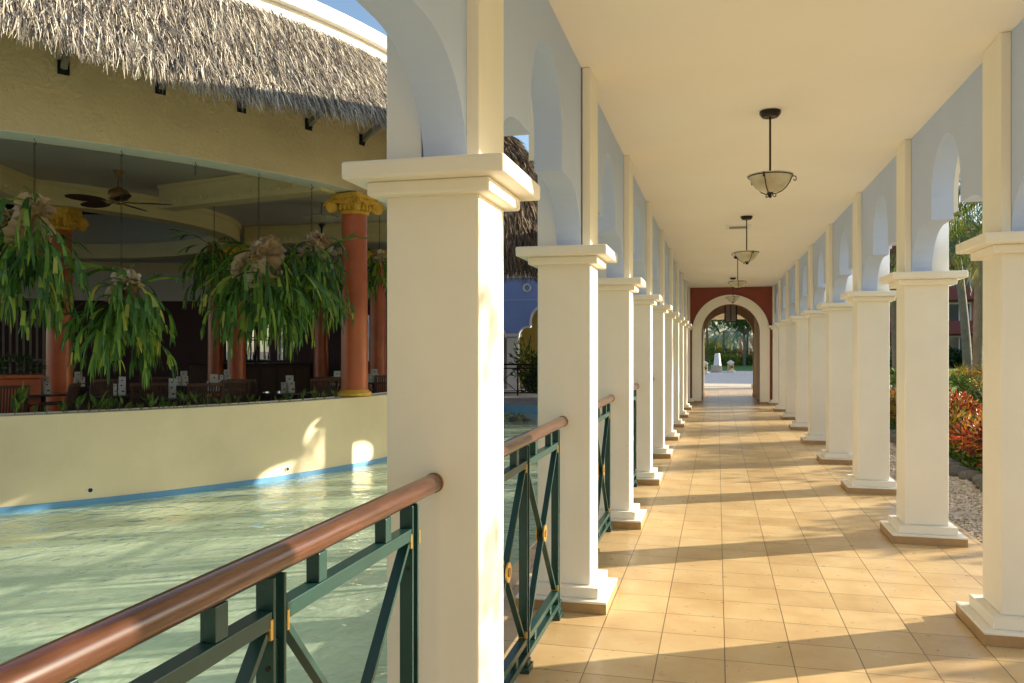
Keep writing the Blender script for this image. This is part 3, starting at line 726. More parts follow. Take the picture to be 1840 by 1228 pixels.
# ------------------------------------------------------------------ hanging staghorn ferns
def fern(px,zoff,clen,shields,rad,bottom,nf,seed,label,dist=None,scale=1,hookz=None):
    rg=random.Random(seed)
    if dist is None: p,a,t=ring_hit(px,RR-.2)
    else: p=at(px,dist)
    z=(ZB-.003 if dist is None else 4.4) if hookz is None else hookz
    r=empty('hanging_fern',(p.x,p.y,z),label=label,cat='hanging fern',group='staghorn ferns hanging along the restaurant edge')
    q=MB();q.tube([(0,0,0),(0,0,-.03),(.02,0,-.045),(.02,0,-.065),(0,0,-.075),(-.012,0,-.06)],.004,6);q.build('hook',M['iron'],r)
    q=MB();chain(q,-.06,-clen);q.build('chain',M['iron'],r)
    z0=-clen
    q=MB()
    # papery shield fronds: overlapping wavy cups
    for (sx,sz,sr) in shields:
        for j in range(11):
            an=rg.uniform(0,2*math.pi);el=rg.uniform(-.5,.9);c=Vector((sx+rg.uniform(-.05,.05),rg.uniform(-.05,.05),-sz))
            nn=Vector((math.cos(an)*math.cos(el),math.sin(an)*math.cos(el),math.sin(el)));s1=nn.cross(Vector((0,0,1))).normalized();s2=s1.cross(nn)
            rr0=sr*rg.uniform(.45,.85);base=len(q.v);q.v.append(tuple(c-nn*.02));m_=22
            for ri in (0.5,1.0):
                for k in range(m_):
                    th=2*math.pi*k/m_;rr1=rr0*ri*(1+(.14*math.sin(3*th+j)+rg.uniform(-.2,.2))*(ri>.6))
                    off=nn*(sr*.55*ri*ri+(rg.uniform(-.03,.03)*(ri>.6)))
                    q.v.append(tuple(c+s1*rr1*math.cos(th)+s2*rr1*math.sin(th)+off))
            for k in range(m_):
                k2=(k+1)%m_;q.f.append((base,base+1+k,base+1+k2));q.f.append((base+1+k,base+1+m_+k,base+1+m_+k2,base+1+k2))
    q.build('shield_fronds',M['shield'],r,recalc=False)
    q=MB()
    for i in range(int(nf*.8)):
        sx,sz,sr=shields[i%len(shields)]
        an=rg.uniform(0,2*math.pi);el=rg.uniform(-.9,.75)
        d=Vector((math.cos(an)*math.cos(el),math.sin(an)*math.cos(el),math.sin(el)))
        o_=Vector((sx,0,-sz-rg.uniform(-.1,.35)*(bottom-sz)*.5))+d*sr*.5
        Lf=rg.uniform(.32,.62)*rad*.72
        frond_ribbon(q,o_,d,Lf,.018*scale,.086*scale,2,rg,grav=(rg.uniform(.8,1.9) if rg.random()<.7 else rg.uniform(.15,.6))/max(.6,rad))
    # low hanging skirts of fronds
    for i in range(nf//2):
        sx,sz,sr=shields[i%len(shields)];an=rg.uniform(0,2*math.pi);rr1=rg.uniform(.1,.55)*rad
        zz=-sz-rg.uniform(.1,.62)*(bottom-sz)
        d=Vector((math.cos(an),math.sin(an),rg.uniform(-.6,.3)))
        frond_ribbon(q,(sx*.6+rr1*math.cos(an),rr1*math.sin(an),zz),d,rg.uniform(.2,.36)*rad*.8,.02*scale,.075*scale,2,rg,grav=2.0/max(.6,rad))
    q.build('fronds',M['fern'],r,recalc=False)
    return r
fern(62,0,.62,[(0,.85,.20),(-.05,1.15,.27),(-.35,.95,.2)],1.0,2.6,74,11,'large hanging fern at the far left with brown papery fronds at its heart',scale=1.05)
fern(218,0,1.50,[(.12,1.68,.18),(.02,1.86,.2)],.95,2.85,70,12,'bright green hanging fern on the longest chain, lowest of the row')
fern(465,0,1.02,[(.12,1.15,.26),(-.18,1.38,.25),(.1,1.5,.28)],1.08,2.5,84,13,'wide hanging fern with large pale papery fronds in the middle of the row')
fern(560,0,.80,[(.08,.9,.2),(.02,1.2,.24)],.88,2.2,60,14,'hanging fern with tan papery fronds beside the terracotta column')
fern(682,0,.9,[(0,1.0,.15)],.75,1.9,34,15,'dim hanging fern glimpsed between the terracotta column and the big white pillar',dist=16.5)
fern(385,0,1.0,[(0,1.1,.15)],.8,2.4,40,16,'shaded fern hanging deeper inside, left of the widest fern',dist=14.2)
p,a,t=ring_hit(351,RR-.2)
sh=empty('hook',(p.x,p.y,ZB-.003),label='empty hook with a short chain end under the beam between two ferns',cat='hook')
q=MB();q.tube([(0,0,0),(0,0,-.03),(.02,0,-.045),(.02,0,-.065),(0,0,-.075),(-.012,0,-.06)],.004,6);q.build('hook_eye',M['iron'],sh)
q=MB();chain(q,-.06,-.15);q.build('chain',M['iron'],sh)

# sprigs growing along the wall top
spx=[26,62,84,118,140,160,178,196,214,234,252,270,292,312,330,352,372,395,410,428,446,463,500,520,545,566,582,602]
sg=[]
for i,px in enumerate(spx):
    p,a,t=ring_hit(px,RR-.17);k=.32 if i==0 else rng.choice([.09,.12,.16,.2])
    r=empty('sprig',(p.x,p.y,ZT),label='%s green sprig from the left growing along the pool wall top'%ordinal(i),cat='plant',group='sprigs growing along the top of the pool wall')
    q=MB()
    for j in range(7 if i else 11):
        an=rng.uniform(0,6.28);d=Vector((math.cos(an)*.5,math.sin(an)*.5,rng.uniform(.5,1.1)))
        leaf(q,(rng.uniform(-.04,.04),rng.uniform(-.04,.04),rng.uniform(0,k*.5)),d,k*rng.uniform(.5,1),k*.28)
    q.build('leaves',M['leaf'],r,recalc=False)
    MB().tube([(0,0,0),(.01,0,k*.6)],.004,5).build('stem',M['stem'],r)

# ceiling fan
fp=at(213,13.3)
fn=empty('ceiling_fan',(fp.x,fp.y,4.45),0,label='bronze ceiling fan with leaf shaped blades under the grey ceiling',cat='ceiling fan')
MB().lathe([(0,0),(.085,0),(.075,-.02),(.03,-.10),(0,-.10)],n=24).tube([(0,0,-.08),(0,0,-.27)],.013,8).build('mount',M['bronze'],fn,smooth='auto')
MB().lathe([(0,-.25),(.03,-.26),(.06,-.28),(.14,-.32),(.16,-.35),(.16,-.44),(.14,-.47),(.07,-.49),(.06,-.53),(.02,-.55),(0,-.55)],n=28).build('motor',M['bronze'],fn,smooth='auto')
for k in range(5):
    an=R(20+72*k+8);q=MB();pts=[(.22,.05),(.34,.105),(.5,.13),(.66,.115),(.78,.07),(.83,0),(.78,-.07),(.66,-.115),(.5,-.13),(.34,-.105),(.22,-.05)]
    n_=len(pts)
    for zz in (-.52,-.512):
        for x,y in pts: q.v.append((x,y,zz+y*.22))
    q.f+=[tuple(range(n_))[::-1],tuple(range(n_,2*n_))]+[(i,(i+1)%n_,n_+(i+1)%n_,n_+i) for i in range(n_)]
    q.xf(Matrix.Rotation(an,4,'Z'));bl=q.build('blade',M['beam'] if False else M['wicker'],fn)
    MB().bar((.08,0,-.51),(.27,0,-.52),.05,.014).xf(Matrix.Rotation(an,4,'Z')).build('blade_bracket',M['bronze'],bl)
# chandelier
cp_=at(578,16.2)
ch=empty('chandelier',(cp_.x,cp_.y,4.45),label='iron chandelier with a pale dish on top and frosted cups, by the terracotta column',cat='chandelier')
MB().lathe([(.34,-.30),(.33,-.28),(.20,-.37),(.06,-.41),(.06,-.43),(.22,-.395),(.345,-.31)],n=36,cap=False).build('dish',M['bowl'],ch,smooth=True)
q=MB().tube([(0,0,0),(0,0,-.30)],.008,6).lathe([(.10,-.40),(.05,-.46),(.025,-.52),(.012,-.6)],n=16).tube([(0,0,-.58),(0,0,-1.15)],.012,8)
for k in range(6):
    an=k*math.pi/3+.3;c,s=math.cos(an),math.sin(an)
    q.tube([(x*c,x*s,zz) for x,zz in ((.0,-1.10),(.12,-1.2),(.28,-1.2),(.36,-1.10),(.38,-1.02))],.009,6)
q.build('iron_frame',M['iron'],ch,smooth=True)
for k in range(6):
    an=k*math.pi/3+.3
    MB().lathe([(.03,0),(.07,.03),(.10,.09),(.11,.13),(.10,.125),(.06,.04),(.02,.01)],c=(.38*math.cos(an),.38*math.sin(an),-1.03),n=20,cap=False).build('glass_cup',M['bowl'],ch,smooth=True)

# chairs, tables and menu cards
def chair():
    r=empty('chair')
    MB().box(-.24,.24,-.24,.24,.42,.47).build('seat',M['wicker'],r,bevel=.01)
    q=MB().bar((-.21,.22,.45),(-.235,.33,.93),.035,.03).bar((.21,.22,.45),(.235,.33,.93),.035,.03).bar((-.25,.335,.93),(.25,.335,.93),.03,.045)
    for k in range(12): q.bar((-.19+k*.0345,.225,.48),(-.205+k*.037,.325,.92),.022,.012)
    q.build('backrest',M['wicker'],r)
    for sx in (-1,1):
        for sy in (-1,1): MB().bar((sx*.21,sy*.21,.43),(sx*.22,sy*.24,0),.035,.035).build('leg',M['dark_wood'],r)
        MB().bar((sx*.24,-.2,.66),(sx*.24,.26,.68),.035,.03).bar((sx*.24,-.2,.45),(sx*.24,-.2,.66),.03,.03).build('armrest',M['dark_wood'],r)
    return r
c0=chair()
CH=[(365,12.0,.1,'dark wicker chair back behind the pool wall, below the first far column'),
    (452,13.6,-.5,'wicker chair below the bar, left of the menu cards on the middle table'),
    (570,13.9,.4,'wicker chair just left of the near terracotta column'),
    (600,14.6,-.3,'wicker chair partly hidden by the near terracotta column'),
    (404,13.2,.5,'wicker chair half behind another, under the widest fern'),
    (89,11.6,1.3,'dark chair seen side on beside the far left column'),
    (267,12.2,.0,'square backed chair behind the wall, right below the lowest fern'),
    (166,13.4,.6,'dim chair to the right of the far left column'),
    (6,11.3,.2,'chair cut by the left edge of the photo beside the brick red planter'),
    (285,14.6,-.2,'dim chair deeper inside behind the square backed chair'),
    (690,15.5,.2,'chair at the edge of the big white pillar, right of the terracotta column')]
for i,(px,d,rz,lab) in enumerate(CH):
    o=c0 if i==0 else copy_tree(c0)
    q=at(px,d);o.location=(q.x,q.y,.1);o.rotation_euler=(0,0,R(YAW+180)+rz+(math.atan((px-920)/FPX)*-1));tag(o,label=lab.replace('dark wicker chair back behind the pool wall, below','dark wicker chair below'),cat='chair',group='wicker chairs inside the restaurant')
def table():
    r=empty('table')
    MB().lathe([(.0,.70),(.40,.70),(.41,.71),(.41,.725),(.40,.735),(0,.735)],n=32).build('tabletop',M['glass_dark'],r,smooth='auto')
    MB().lathe([(.24,0),(.24,.02),(.04,.05),(.035,.70),(.1,.70)],n=20).build('pedestal',M['iron'],r,smooth='auto')
    return r
t0=table()
def cards():
    r=empty('menu_cards')
    for (x,y,w_,h_,rz) in ((0,.05,.13,.27,.1),(-.075,-.02,.10,.16,-.3),(.075,-.03,.10,.17,.35)):
        q=MB().box(-w_/2,w_/2,-.004,.004,0,h_);Mx=Matrix.Translation((x,y,0))@Matrix.Rotation(rz,4,'Z');q.xf(Mx)
        cdn=q.build('card',M['white_card'],r)
        MB().box(-.013,.013,-.0065,-.0045,h_*.75,h_*.75+.02).xf(Mx).build('emblem',M['black'],cdn)
        MB().box(.0,.045,-.0065,-.0045,h_*.2,h_*.35).xf(Mx).build('picture',M['leaf'],cdn)
    return r
k0=cards()
TB=[(385,14.0,'below the far terracotta column'),(518,13.4,'near the middle, left of the near terracotta column'),(606,16.0,'just left of the near terracotta column'),
    (671,17.5,'right of the near terracotta column'),(215,12.8,'under the lowest fern'),(305,12.1,'right of the lowest fern'),
    (328,16.0,'deeper inside between two ferns'),(140,15.5,'right of the far left column, deeper inside'),(78,13.0,'at the foot of the far left column'),(405,17.0,'deepest, between the far columns')]
for i,(px,d,lab) in enumerate(TB):
    p=at(px,d);o=t0 if i==0 else copy_tree(t0);o.location=(p.x,p.y,.1);tag(o,label='small round table '+lab,cat='table',group='round tables in the restaurant')
    o=k0 if i==0 else copy_tree(k0);o.location=(p.x,p.y,.836);o.rotation_euler=(0,0,R(YAW)+rng.uniform(-.5,.5));tag(o,label='white menu cards standing on the table '+lab,cat='menu cards',group='menu cards on the restaurant tables')
# bar
ba=at(345,24.5);bb=at(560,25.0);mid=(ba+bb)/2;dv=(bb-ba);ang=math.atan2(dv.y,dv.x);L=dv.length
br_=empty('bar_counter',(mid.x,mid.y,.1),ang,label='long dark wooden bar counter across the back of the restaurant',cat='bar counter')
MB().box(-L/2,L/2,-.25,.25,0,.96).build('body',M['dark_wood'],br_,bevel=.01)
MB().box(-L/2-.1,L/2+.1,-.36,.3,.96,1.0).build('top',M['dark_wood'],br_,bevel=.01)
q=MB()
for i in range(int(L/.5)): q.box(-L/2+.06+i*.5,-L/2+.48+i*.5,-.262,-.252,.12,.85)
q.build('panels',M['wicker'],br_)
sa=at(462,27.3)
sf=empty('bottle_shelf',(sa.x,sa.y,.1),ang,label='dark shelf cabinet of bottles standing in front of the bright bar windows',cat='shelf cabinet')
q=MB()
for x in (-1.05,-.42,.05,.42,.95): q.box(x-.035,x+.035,-.1,.1,0,2.6)
for z in (1.0,1.7,2.55): q.box(-1.08,.98,-.1,.1,z,z+.04)
q.build('frame',M['dark_wood'],sf)
for i in range(16):
    x=-.95+i*.12;z=1.04 if i%3 else 1.74
    o=empty('bottle',tuple(Vector((sa.x,sa.y,.1+z))+Vector((math.cos(ang)*x,math.sin(ang)*x,0))),label='small dark bottle, %s from the left on the bar shelf cabinet'%ordinal(i),cat='bottle',group='bottles on the bar shelf')
    s=rng.uniform(.8,1.15);MB().lathe([(.0,0),(.04*s,0),(.04*s,.16*s),(.016*s,.22*s),(.014*s,.29*s),(0,.29*s)],n=12).build('glass_body',M['glass_dark'],o,smooth='auto')
# left screen and planter
sp=at(34,12.9);an=R(YAW)+math.atan((920-34)/FPX)
pb=empty('planter_box',(sp.x,sp.y,.1),an,label='brick red planter box at the far left behind the pool wall',cat='planter')
MB().box(-.42,.30,-.25,.25,0,.98).box(-.45,.33,-.28,.28,.98,1.04).build('box',M['terracotta'],pb,bevel=.01)
q=MB();blob(q,(-.05,0,1.15),(.36,.2,.16),260,.12,.035);q.build('plants',M['leaf_dark'],pb,recalc=False)
s2=at(36,15.5)
scn=empty('slatted_screen',(s2.x,s2.y,.1),an,label='tall grey slatted screen in the dark at the left edge',cat='screen')
q=MB()
for i in range(12): q.box(-.62+i*.11,-.58+i*.11,-.02,.02,0,2.4)
for z in (.2,1.2,2.36): q.box(-.64,.68,-.03,-.021,z,z+.05)
q.build('slats',plain('grey_slat',(.14,.15,.15),.5),scn)

# ------------------------------------------------------------------ blue arcade building across the pool
BY=31.0
bb_=empty('arcade_building',(-8,BY,0),label='blue arcade building with white cornice and lobed arches across the pool',cat='building')
q=MB()
bays=[-6.35-2.9*i for i in range(-1,4)]
def lobed(mb,xc,half,zs,top,y0,y1):
    o=[(-half-.25,zs),(-half,zs)]
    for i in range(1,9): a=math.pi/2*i/8;o.append((-half+.35*(1-math.cos(a)),zs+.42*math.sin(a)))
    o+=[(-half+.48,zs+.42),(-half+.48,zs+.62)]
    h=half-.48
    for i in range(1,13): a=math.pi/2*i/12;o.append((-h*math.cos(a),zs+.62+h*.95*math.sin(a)))
    o=o+[(-a,b) for a,b in o[::-1][1:]]
    for (a,za),(b,zb) in zip(o,o[1:]):
        if abs(b-a)>1e-5:
            for y in (y0,y1): mb.quad((xc+a,y,za),(xc+b,y,zb),(xc+b,y,top),(xc+a,y,top))
        mb.quad((xc+a,y0,za),(xc+a,y1,za),(xc+b,y1,zb),(xc+b,y0,zb))
    return o
tr2=MB()
for xc in bays:
    o=lobed(q,xc+8,1.2,1.95,4.3,0,.3)
    pts=[(xc+8+a,-.03,z) for a,z in o[1:-1]]
    for (p1,p2) in zip(pts,pts[1:]): tr2.bar(p1,p2,.06,.10,(0,1,0))
q.build('arch_wall',M['blue_far'],bb_,recalc=False);tr2.build('arch_trim',M['white_trim'],bb_)
for i,xc in enumerate(bays+[bays[-1]-2.9]):
    x=xc+8+1.45
    MB().box(x-.22,x+.22,0.02,.32,-.05,2.15).box(x-.3,x+.3,-.06,.36,2.0,2.12).build('pillar',M['white_trim'],bb_)
MB().box(bays[-1]+8-1.6,bays[0]+8+1.7,-.12,.3,4.3,4.6).box(bays[-1]+8-1.6,bays[0]+8+1.7,-.2,.3,4.48,4.6).build('cornice',M['white_trim'],bb_)
MB().box(bays[-1]+8-1.6,bays[0]+8+1.7,.05,.5,4.6,5.6).build('upper_wall',M['blue_far'],bb_)
q=MB()
q.tube([(.8+.14*math.cos(i*math.pi/12),-.02,3.90+.14*math.sin(i*math.pi/12)) for i in range(25)],.035,6,caps=False);q.build('roundel',M['white_trim'],bb_)
MB().box(bays[-1]+8-1.6,-.31,3.2,3.4,-.05,4.6).build('rear_wall',M['deck'],bb_)
MB().box(-.3,bays[0]+8+1.7,3.2,3.4,-.05,4.6).build('rear_wall',M['yellowwall'],bb_)
MB().box(bays[-1]+8-1.6,bays[0]+8+1.7,-.01,.0,3.42,3.45).build('string_course',M['blue'],bb_)
MB().box(bays[-1]+8-1.6,bays[0]+8+1.7,.3,3.2,4.2,4.29).build('ceiling',M['blue_far'],bb_)
fr_=empty('far_railing',(-7.5,26.6,-.05),label='dark metal railing across the pool in front of the blue building',cat='railing')
q=MB()
for k in range(-8,3):
    x=k*1.0;q.box(x-.025,x+.025,-.02,.02,0,1.05)
    q.bar((x,0,.12),(x+1,0,.93),.02,.03,(0,1,0)).bar((x,.0,.93),(x+1,.0,.12),.02,.03,(0,1,0))
q.box(-8,3,-.03,.03,1.02,1.08).box(-8,3,-.02,.02,.9,.94).box(-8,3,-.02,.02,.08,.12)
q.build('rails',M['iron'],fr_)
def bush(name,loc,rad,n,L,W,mat,label,cat='bush',group=None,lum=5):
    r=empty(name,loc,label=label,cat=cat,group=group);q=MB()
    for i in range(lum):
        c=(rng.uniform(-.5,.5)*rad[0],rng.uniform(-.5,.5)*rad[1],rad[2]*rng.uniform(.25,.62));k=rng.uniform(.45,.72)
        blob(q,c,(rad[0]*k,rad[1]*k,rad[2]*k*.75),n//lum,L,W,.4)
    q.build('leaves',mat,r,recalc=False)
    q=MB()
    for i in range(6):
        a=rng.uniform(0,6.28);q.tube([(0,0,0),(rad[0]*.3*math.cos(a),rad[1]*.3*math.sin(a),rad[2]*.6)],.012,5)
    q.build('stems',M['bark'],r);return r
bush('shrub',(*at(955,29)[:2],-.05),(.6,.6,1.0),700,.2,.07,M['leaf_dark'],'dark green shrub behind the far railing under the blue arch')
bush('shrub',(*at(962,29.6)[:2],-.05),(.8,.6,1.8),1000,.22,.08,M['leaf'],'lighter green shrub right of the dark one under the blue arch')
rk=empty('pool_rocks',(*at(922,21.4)[:2],-.4),label='low heap of mossy rocks breaking the water at the far end of the pool',cat='rocks')
q=MB()
for i in range(9): q.ico((rng.uniform(-.35,.45),rng.uniform(-.2,.2),rng.uniform(0,.08)),rng.uniform(.07,.15),2,.12,(1.2,1,.7))
q.build('stones',M['rock'],rk,smooth=True)
q=MB();blob(q,(0,0,.15),(.32,.18,.08),160,.08,.03);q.build('moss',M['leaf_yellow'],rk,recalc=False)

# ------------------------------------------------------------------ garden on the right
gv=MB();gv.quad((2.05,-6,-.07),(3.0,-6,-.07),(3.0,34,-.07),(2.05,34,-.07));gv.build('gravel_bed',M['gravel'],kind='structure',recalc=False)
q=MB()
for i in range(2600):
    y=6.8+10*rng.random()**1.3;q.ico((rng.uniform(2.08,2.98),y,-.062),rng.uniform(.008,.022),1,.25,(1,1,.6))
q.build('gravel',M['gravel'],kind='stuff')
lw=MB();lw.quad((5.6,-20,-.06),(70,-20,-.06),(70,200,-.06),(5.6,200,-.06));lw.build('lawn',M['lawn'],kind='structure',recalc=False)
gi=0
for i in range(26):
    y=9.2+i*.33;o=empty('rock',(3.02+rng.uniform(-.06,.1),y,-.08),rng.uniform(0,6),label='dark rock of the gravel edging, %s from the near end'%ordinal(i),cat='rock',group='rocks edging the gravel bed')
    MB().ico((0,0,.04),rng.uniform(.12,.19),2,.13,(1.25,.85,.75)).build('stone',M['rock'],o,smooth=True)
q=MB();blob(q,(3.45,15,-.02),(.42,8,.14),5200,.10,.04,shell=.0)
q.build('ground_cover',M['leaf'],kind='stuff',recalc=False)
names=['nearest','next nearest','third nearest','fourth nearest','fifth nearest','sixth nearest','seventh nearest','eighth nearest','farthest']
for i in range(9):
    bush('croton_bush',(3.9+rng.uniform(-.12,.12),9.6+i*1.25,-.08),(.66,.85,.80+rng.uniform(-.06,.12)),2200,.10,.038,M['croton'] if i%3!=1 else M['croton_y'],'%s red and orange leaved croton bush behind the rock edging'%names[i],'bush','croton bushes in the garden bed')
for i in range(9):
    y=13+i*2.2;x=(5.2,6.3)[i%2]+rng.uniform(-.2,.3)
    r=empty('spiky_shrub',(x,y,-.08),label='%s narrow leaved yellow green shrub in the second garden row'%names[i],cat='shrub',group='narrow leaved shrubs in the garden')
    q=MB()
    for j in range(9):
        c=(rng.uniform(-.6,.6),rng.uniform(-.7,.7),rng.uniform(.35,1.0))
        for k in range(70):
            v=Vector((rng.gauss(0,1),rng.gauss(0,1),rng.gauss(.3,.8)));leaf(q,c,v,rng.uniform(.2,.34),.022,curl=.3)
    q.build('leaves',M['croton_y'] if i%2 else M['leaf'],r,recalc=False)
    q=MB()
    for j in range(5): q.tube([(0,0,0),(rng.uniform(-.5,.5),rng.uniform(-.5,.5),.8)],.014,5)
    q.build('stems',M['bark'],r)
def palm(base,top,tr,nf,FL,label,mat=None,ringed=True,seed=1,leafw=.035,nl=34):
    rg=random.Random(seed);b=Vector(base);tp=Vector(top)-b
    r=empty('palm_tree',tuple(b),label=label,cat='palm tree',group='palms')
    pts=[];rad=[]
    n=60 if ringed else 14
    for i in range(n+1):
        t_=i/n;bend=Vector((tp.x*t_**1.5,tp.y*t_**1.5,tp.z*t_));pts.append(bend);k=tr*(1.35-.45*t_**.4)
        rad.append(k*(1+(.07 if i%2 else -.05)*(ringed)))
    MB().tube(pts,rad,14).build('trunk',M['bark'],r,smooth='auto')
    q=MB();s=MB()
    for i in range(nf):
        az=2*math.pi*(i*.381966)+rg.uniform(-.2,.2);el=1.25-1.75*(i/nf)+rg.uniform(-.1,.1);L=FL*rg.uniform(.8,1.1)
        d=Vector((math.cos(az)*math.cos(el),math.sin(az)*math.cos(el),math.sin(el)));p=tp.copy();path=[p.copy()]
        m_=nl//2
        for j in range(m_):
            d=(d+Vector((0,0,-1.9/m_*(.4+j/m_)))).normalized();p=p+d*L/m_;path.append(p.copy())
            if j>2:
                sd=d.cross(Vector((0,0,1)))
                if sd.length<.1: sd=Vector((-math.sin(az),math.cos(az),0))
                sd.normalize();ll=FL*.24*math.sin(math.pi*min(1,.15+.85*j/m_))**.7+.05
                for sgn in (-1,1):
                    for e in (0,.5):
                        dd=(sd*sgn+d*.5+Vector((0,0,-.55+rg.uniform(-.2,.2)))).normalized()
                        leaf(q,p-d*(L/m_)*e,dd,ll*rg.uniform(.85,1.1),leafw,nrm=(0,0,1),curl=.25)
        s.tube(path,[.022*(1-.8*k/m_) for k in range(m_+1)],5)
    q.build('fronds',mat or M['palm'],r,recalc=False);s.build('frond_stalks',M['stem'],r)
    return r
def V(px,d,z): a=at(px,d);return (a.x,a.y,z)
palm(V(1756,24,-.1),V(1762,24,5.0),.13,16,2.6,'palm with a thick ringed trunk between the two right pillars',seed=3)
palm(V(1740,36,-.1),V(1716,36,6.4),.17,16,3.0,'palm with a smooth grey leaning trunk before the pink building',ringed=False,seed=4)
palm(V(1800,17,-.1),V(1815,17,5.0),.12,20,2.6,'palm whose broad fronds arch into the gap from the right',seed=5)
palm(V(1612,32,-.1),V(1604,32,4.7),.15,18,2.8,'palm seen in the narrow gap between the third and fourth right pillars',seed=6)
palm(V(1850,30,-.1),V(1845,30,7.2),.16,18,3.2,'tall palm farther back behind the right hand pillars',seed=8)
# shade shrubs along the garden path (their crowns dapple the floor)
def tree(loc,h,cr,n,L,W,mat,label,group=None,tr=.07,nc=9,cat='tree',flat=.7):
    r=empty('tree',loc,label=label,cat=cat,group=group);q=MB();t_=MB()
    t_.tube([(0,0,0),(.05,.02,h*.35),(-.03,.05,h*.62)],[tr,tr*.8,tr*.6],8)
    for i in range(nc):
        a=rng.uniform(0,6.28);rr1=cr*rng.uniform(.15,.75);c=Vector((rr1*math.cos(a),rr1*math.sin(a),h*rng.uniform(.68,1.0)))
        t_.tube([(0,0,h*.5),(c.x*.5,c.y*.5,(c.z+h*.5)/2),tuple(c)],[tr*.45,tr*.3,tr*.1],5)
        k=cr*rng.uniform(.28,.45);blob(q,c,(k,k,k*flat),n//nc,L,W,.25)
    t_.build('trunk',M['bark'],r);q.build('crown',mat,r,recalc=False);return r
for i,(x,y,h,cr) in enumerate(((7.4,8.2,2.1,1.1),(7.6,10.6,2.2,1.2),(7.6,13.4,2.45,1.3),(8.0,16.6,2.9,1.4),(7.8,20.2,3.1,1.4),(8.0,23.4,3.3,1.5),(9.3,26.8,3.3,1.2))):
    tree((x,y,-.1),h,cr,(950 if i<3 else 1300),.16,.07,M['leaf'],'%s low garden tree outside the right hand pillars'%names[i],'low trees shading the corridor',tr=.05)
tree((8.6,7.6,-.1),5.2,1.0,420,.17,.06,M['leaf'],'slender sparse garden tree outside the pillars nearest the camera',tr=.04)
# pink apartment building
pa=at(1700,74);an=-R(14)
pk=empty('apartment_building',(pa.x,pa.y,-.1),an,label='pink apartment building with maroon balconies and white windows beyond the garden',cat='building')
W2=14
MB().box(-W2,W2,0,10,0,12).build('wall',M['pinkwall'],pk)
for z in (2.9,5.9,8.9):
    bz=MB().box(-W2,W2,-1.6,-.01,z,z+.25).box(-W2,W2,-1.75,-1.6,z,z+1.15);bal=bz.build('balcony',M['maroonwall'],pk)
for x in range(-13,14,4):
    MB().box(x-.45,x+.45,-1.70,-.8,0,2.9).box(x-.45,x+.45,-1.70,-.8,9.2,11.6).build('pier',M['maroonwall'],pk)
    for z in (4.05,7.05): MB().box(x-.22,x+.22,-1.68,-1.3,z,z+1.85).box(x-.32,x+.32,-1.7,-1.2,z+1.7,z+1.86).build('balcony_column',M['white_trim'],pk)
    for z in (.6,3.6,6.6,9.6):
        x0=x+1.1;wf=MB().box(x0,x0+1.9,-.06,-.005,z,z+.12).box(x0,x0+1.9,-.06,-.005,z+2.0,z+2.15).box(x0,x0+.14,-.06,-.005,z+.12,z+2.0).box(x0+1.76,x0+1.9,-.06,-.005,z+.12,z+2.0).box(x0+.9,x0+1.0,-.06,-.005,z+.12,z+2.0).build('window',M['white_trim'],pk)
        MB().box(x0+.14,x0+1.76,-.03,-.006,z+.12,z+2.0).build('pane',M['glass_dark'],wf)
MB().box(-W2-.3,W2+.3,-1.9,10.3,12,12.4).build('roof',M['terracotta'],pk)
for i,px in enumerate((1600,1700,1725,1760)):
    a=at(px,66 if i else 45);bush('hedge',(a.x,a.y,-.1),(2.4,1.2,1.8),1100,.35,.16,M['leaf_dark'],['dark shrub in the narrow gap right of the fourth pillar','dark hedge clump at the left foot of the pink building','dark hedge clump at the foot of the leaning palm','dark hedge clump under the pink building behind the ringed palm'][i],'hedge','dark hedge clumps before the pink building')

# ------------------------------------------------------------------ beyond the end arch
rd=MB();rd.quad((-40,37,-.095),(40,37,-.095),(40,58,-.095),(-40,66,-.095));rd.build('road',M['road'],kind='structure',recalc=False)
lw=MB();lw.quad((-40,66,-.09),(40,56.5,-.09),(40,120,-.09),(-40,120,-.09));lw.build('lawn',M['lawn'],kind='structure',recalc=False)
MB().box(-8,8,34.2,37.4,-.3,-.03).build('pavement',M['paver'],kind='structure')
def ped(px,d,label):
    a=at(px,d);r=empty('bollard',(a.x,a.y,-.09),label=label,cat='bollard',group='stone lamp bollards by the road')
    MB().box(-.3,.3,-.3,.3,0,.09).build('base',M['cream'],r,bevel=.01)
    bd=MB().box(-.2,.2,-.2,.2,.09,.62);bd.build('body',M['beam'],r)
    q=MB()
    for k in range(6):
        for sgn in (1,-1): q.bar((-.19,-.205,.12+k*.09),(.19,-.205,.12+k*.09+sgn*.38 if .12+k*.09+sgn*.38<.62 and .12+k*.09+sgn*.38>.1 else .35),.02,.012,(0,1,0))
    q.build('lattice',M['terracotta'],r)
    MB().lathe([(.34,.62),(.34,.66),(.05,.82),(0,.83)],n=4,a0=R(45),a1=R(405)).build('cap',M['cream'],r)
ped(1313,55,'short stone bollard with lattice sides on the verge, centre of the end arch')
ped(1265.5,52,'short stone bollard half hidden by the left jamb of the end arch')
a=at(1289,56);r=empty('covered_stand',(a.x,a.y,-.09),label='white tapered cover on a speckled stone stand beside the road',cat='stand')
MB().lathe([(.30,.45),(.20,1.25),(.18,1.27),(0,1.27)],n=4,a0=R(30),a1=R(390)).build('cover',M['white_trim'],r)
q=MB().box(-.42,.3,-.2,.2,0,.45)
q.build('stone_stand',M['gravel'],r,bevel=.02)
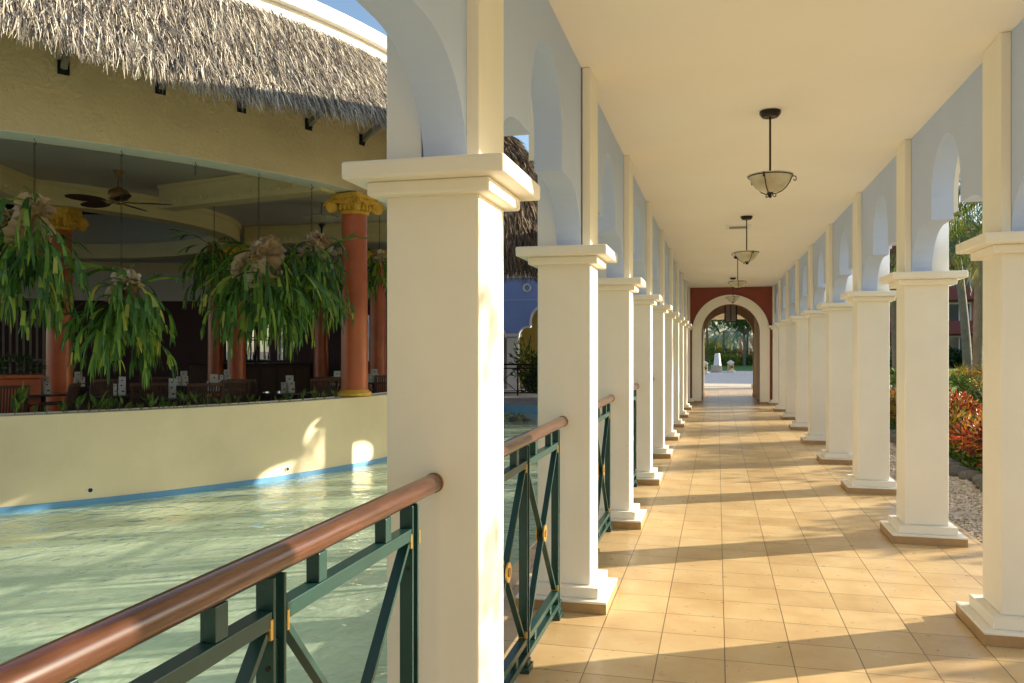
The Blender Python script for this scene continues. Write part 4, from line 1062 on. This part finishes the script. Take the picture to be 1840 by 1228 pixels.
for i,(px,d,rad,mt,lab) in enumerate(((1268,78,(2.0,1,2.6),'leaf_yellow','tall yellowish green bush behind the left jamb of the end arch'),(1290,82,(2.6,1,1.9),'leaf','dark clipped hedge behind the white covered stand'),
    (1325,84,(3.6,1,1.9),'leaf','long dark clipped hedge across the centre beyond the road'),(1350,78,(2.4,1,1.6),'leaf','flowering green bush at the right jamb of the end arch'),
    (1316,74,(1.1,.6,1.0),'leaf_yellow','small bright yellow green bush behind the lattice bollard'),(1300,75,(1.3,.8,.9),'leaf','low dark bush left of the yellow one'),(1338,76,(1.3,.7,.9),'leaf','low green bush right of the lattice bollard'))):
    aa=at(px,d);bush('hedge',(aa.x,aa.y,-.1),rad,1500,.16,.08,M[mt],lab,'hedge','hedges and bushes beyond the road')
for i in range(3):
    px,d,zt=((1300,90,3.3),(1322,92,3.1),(1343,88,3.8))[i]
    palm(V(px,d,-.1),V(px+1,d,zt),.16,24,2.6,['silvery blue green palm centre left beyond the end arch','silvery palm right of the centre beyond the end arch','pale palm with a grey trunk near the right jamb of the end arch'][i],M['leaf_blue'],False,20+i,.09,22)
palm(V(1271,80,-.1),V(1270,80,4.3),.10,16,2.0,'slender pale trunked palm by the left jamb of the end arch',M['palm'],False,31,.07,22)
tree(V(1284,96,-.1),7.2,3.6,2600,.42,.2,M['leaf_yellow'],'yellow green tree top left beyond the end arch',tr=.15,nc=14)
tree(V(1337,74,-.1),5.6,2.6,2000,.34,.17,M['leaf'],'dark broad leaved tree overhanging top right beyond the end arch',tr=.15,nc=14)
tree(V(1262,104,-.1),8,3.4,2600,.5,.22,M['leaf'],'green tree behind the slender palm beyond the end arch',tr=.2,nc=14)
tree(V(1366,108,-.1),8,4.0,2600,.5,.22,M['leaf'],'green tree far right beyond the end arch',tr=.2,nc=14)
tree(V(1318,125,-.1),9,5,2000,.6,.3,M['leaf'],'dark tree at the very back, centre of the end arch',tr=.25,nc=16)
hy=at(1300,102);hb=empty('villa',(hy.x,hy.y,-.1),0,label='low yellow villa with windows behind the palms',cat='building')
MB().box(-3.2,1.0,0,4,0,2.9).build('wall',M['yellowwall'],hb)
MB().box(-3.5,1.3,-.3,4.2,2.9,3.2).build('roof',M['cream'],hb)
q=MB();q.box(-1.6,-.8,-.04,-.005,.9,2.1).box(.0,.6,-.04,-.005,.9,2.1);q.build('window',M['glass_dark'],hb)
hy=at(1345,104);hb=empty('villa',(hy.x,hy.y,-.1),0,label='pale pink villa at the right jamb of the end arch',cat='building')
MB().box(-1.6,5,0,4,0,3.0).build('wall',M['pinkwall'],hb)
MB().box(-1.9,5.3,-.3,4.2,3.0,3.3).build('roof',M['cream'],hb)
MB().box(.4,1.2,-.04,-.005,.9,2.1).build('window',M['glass_dark'],hb)
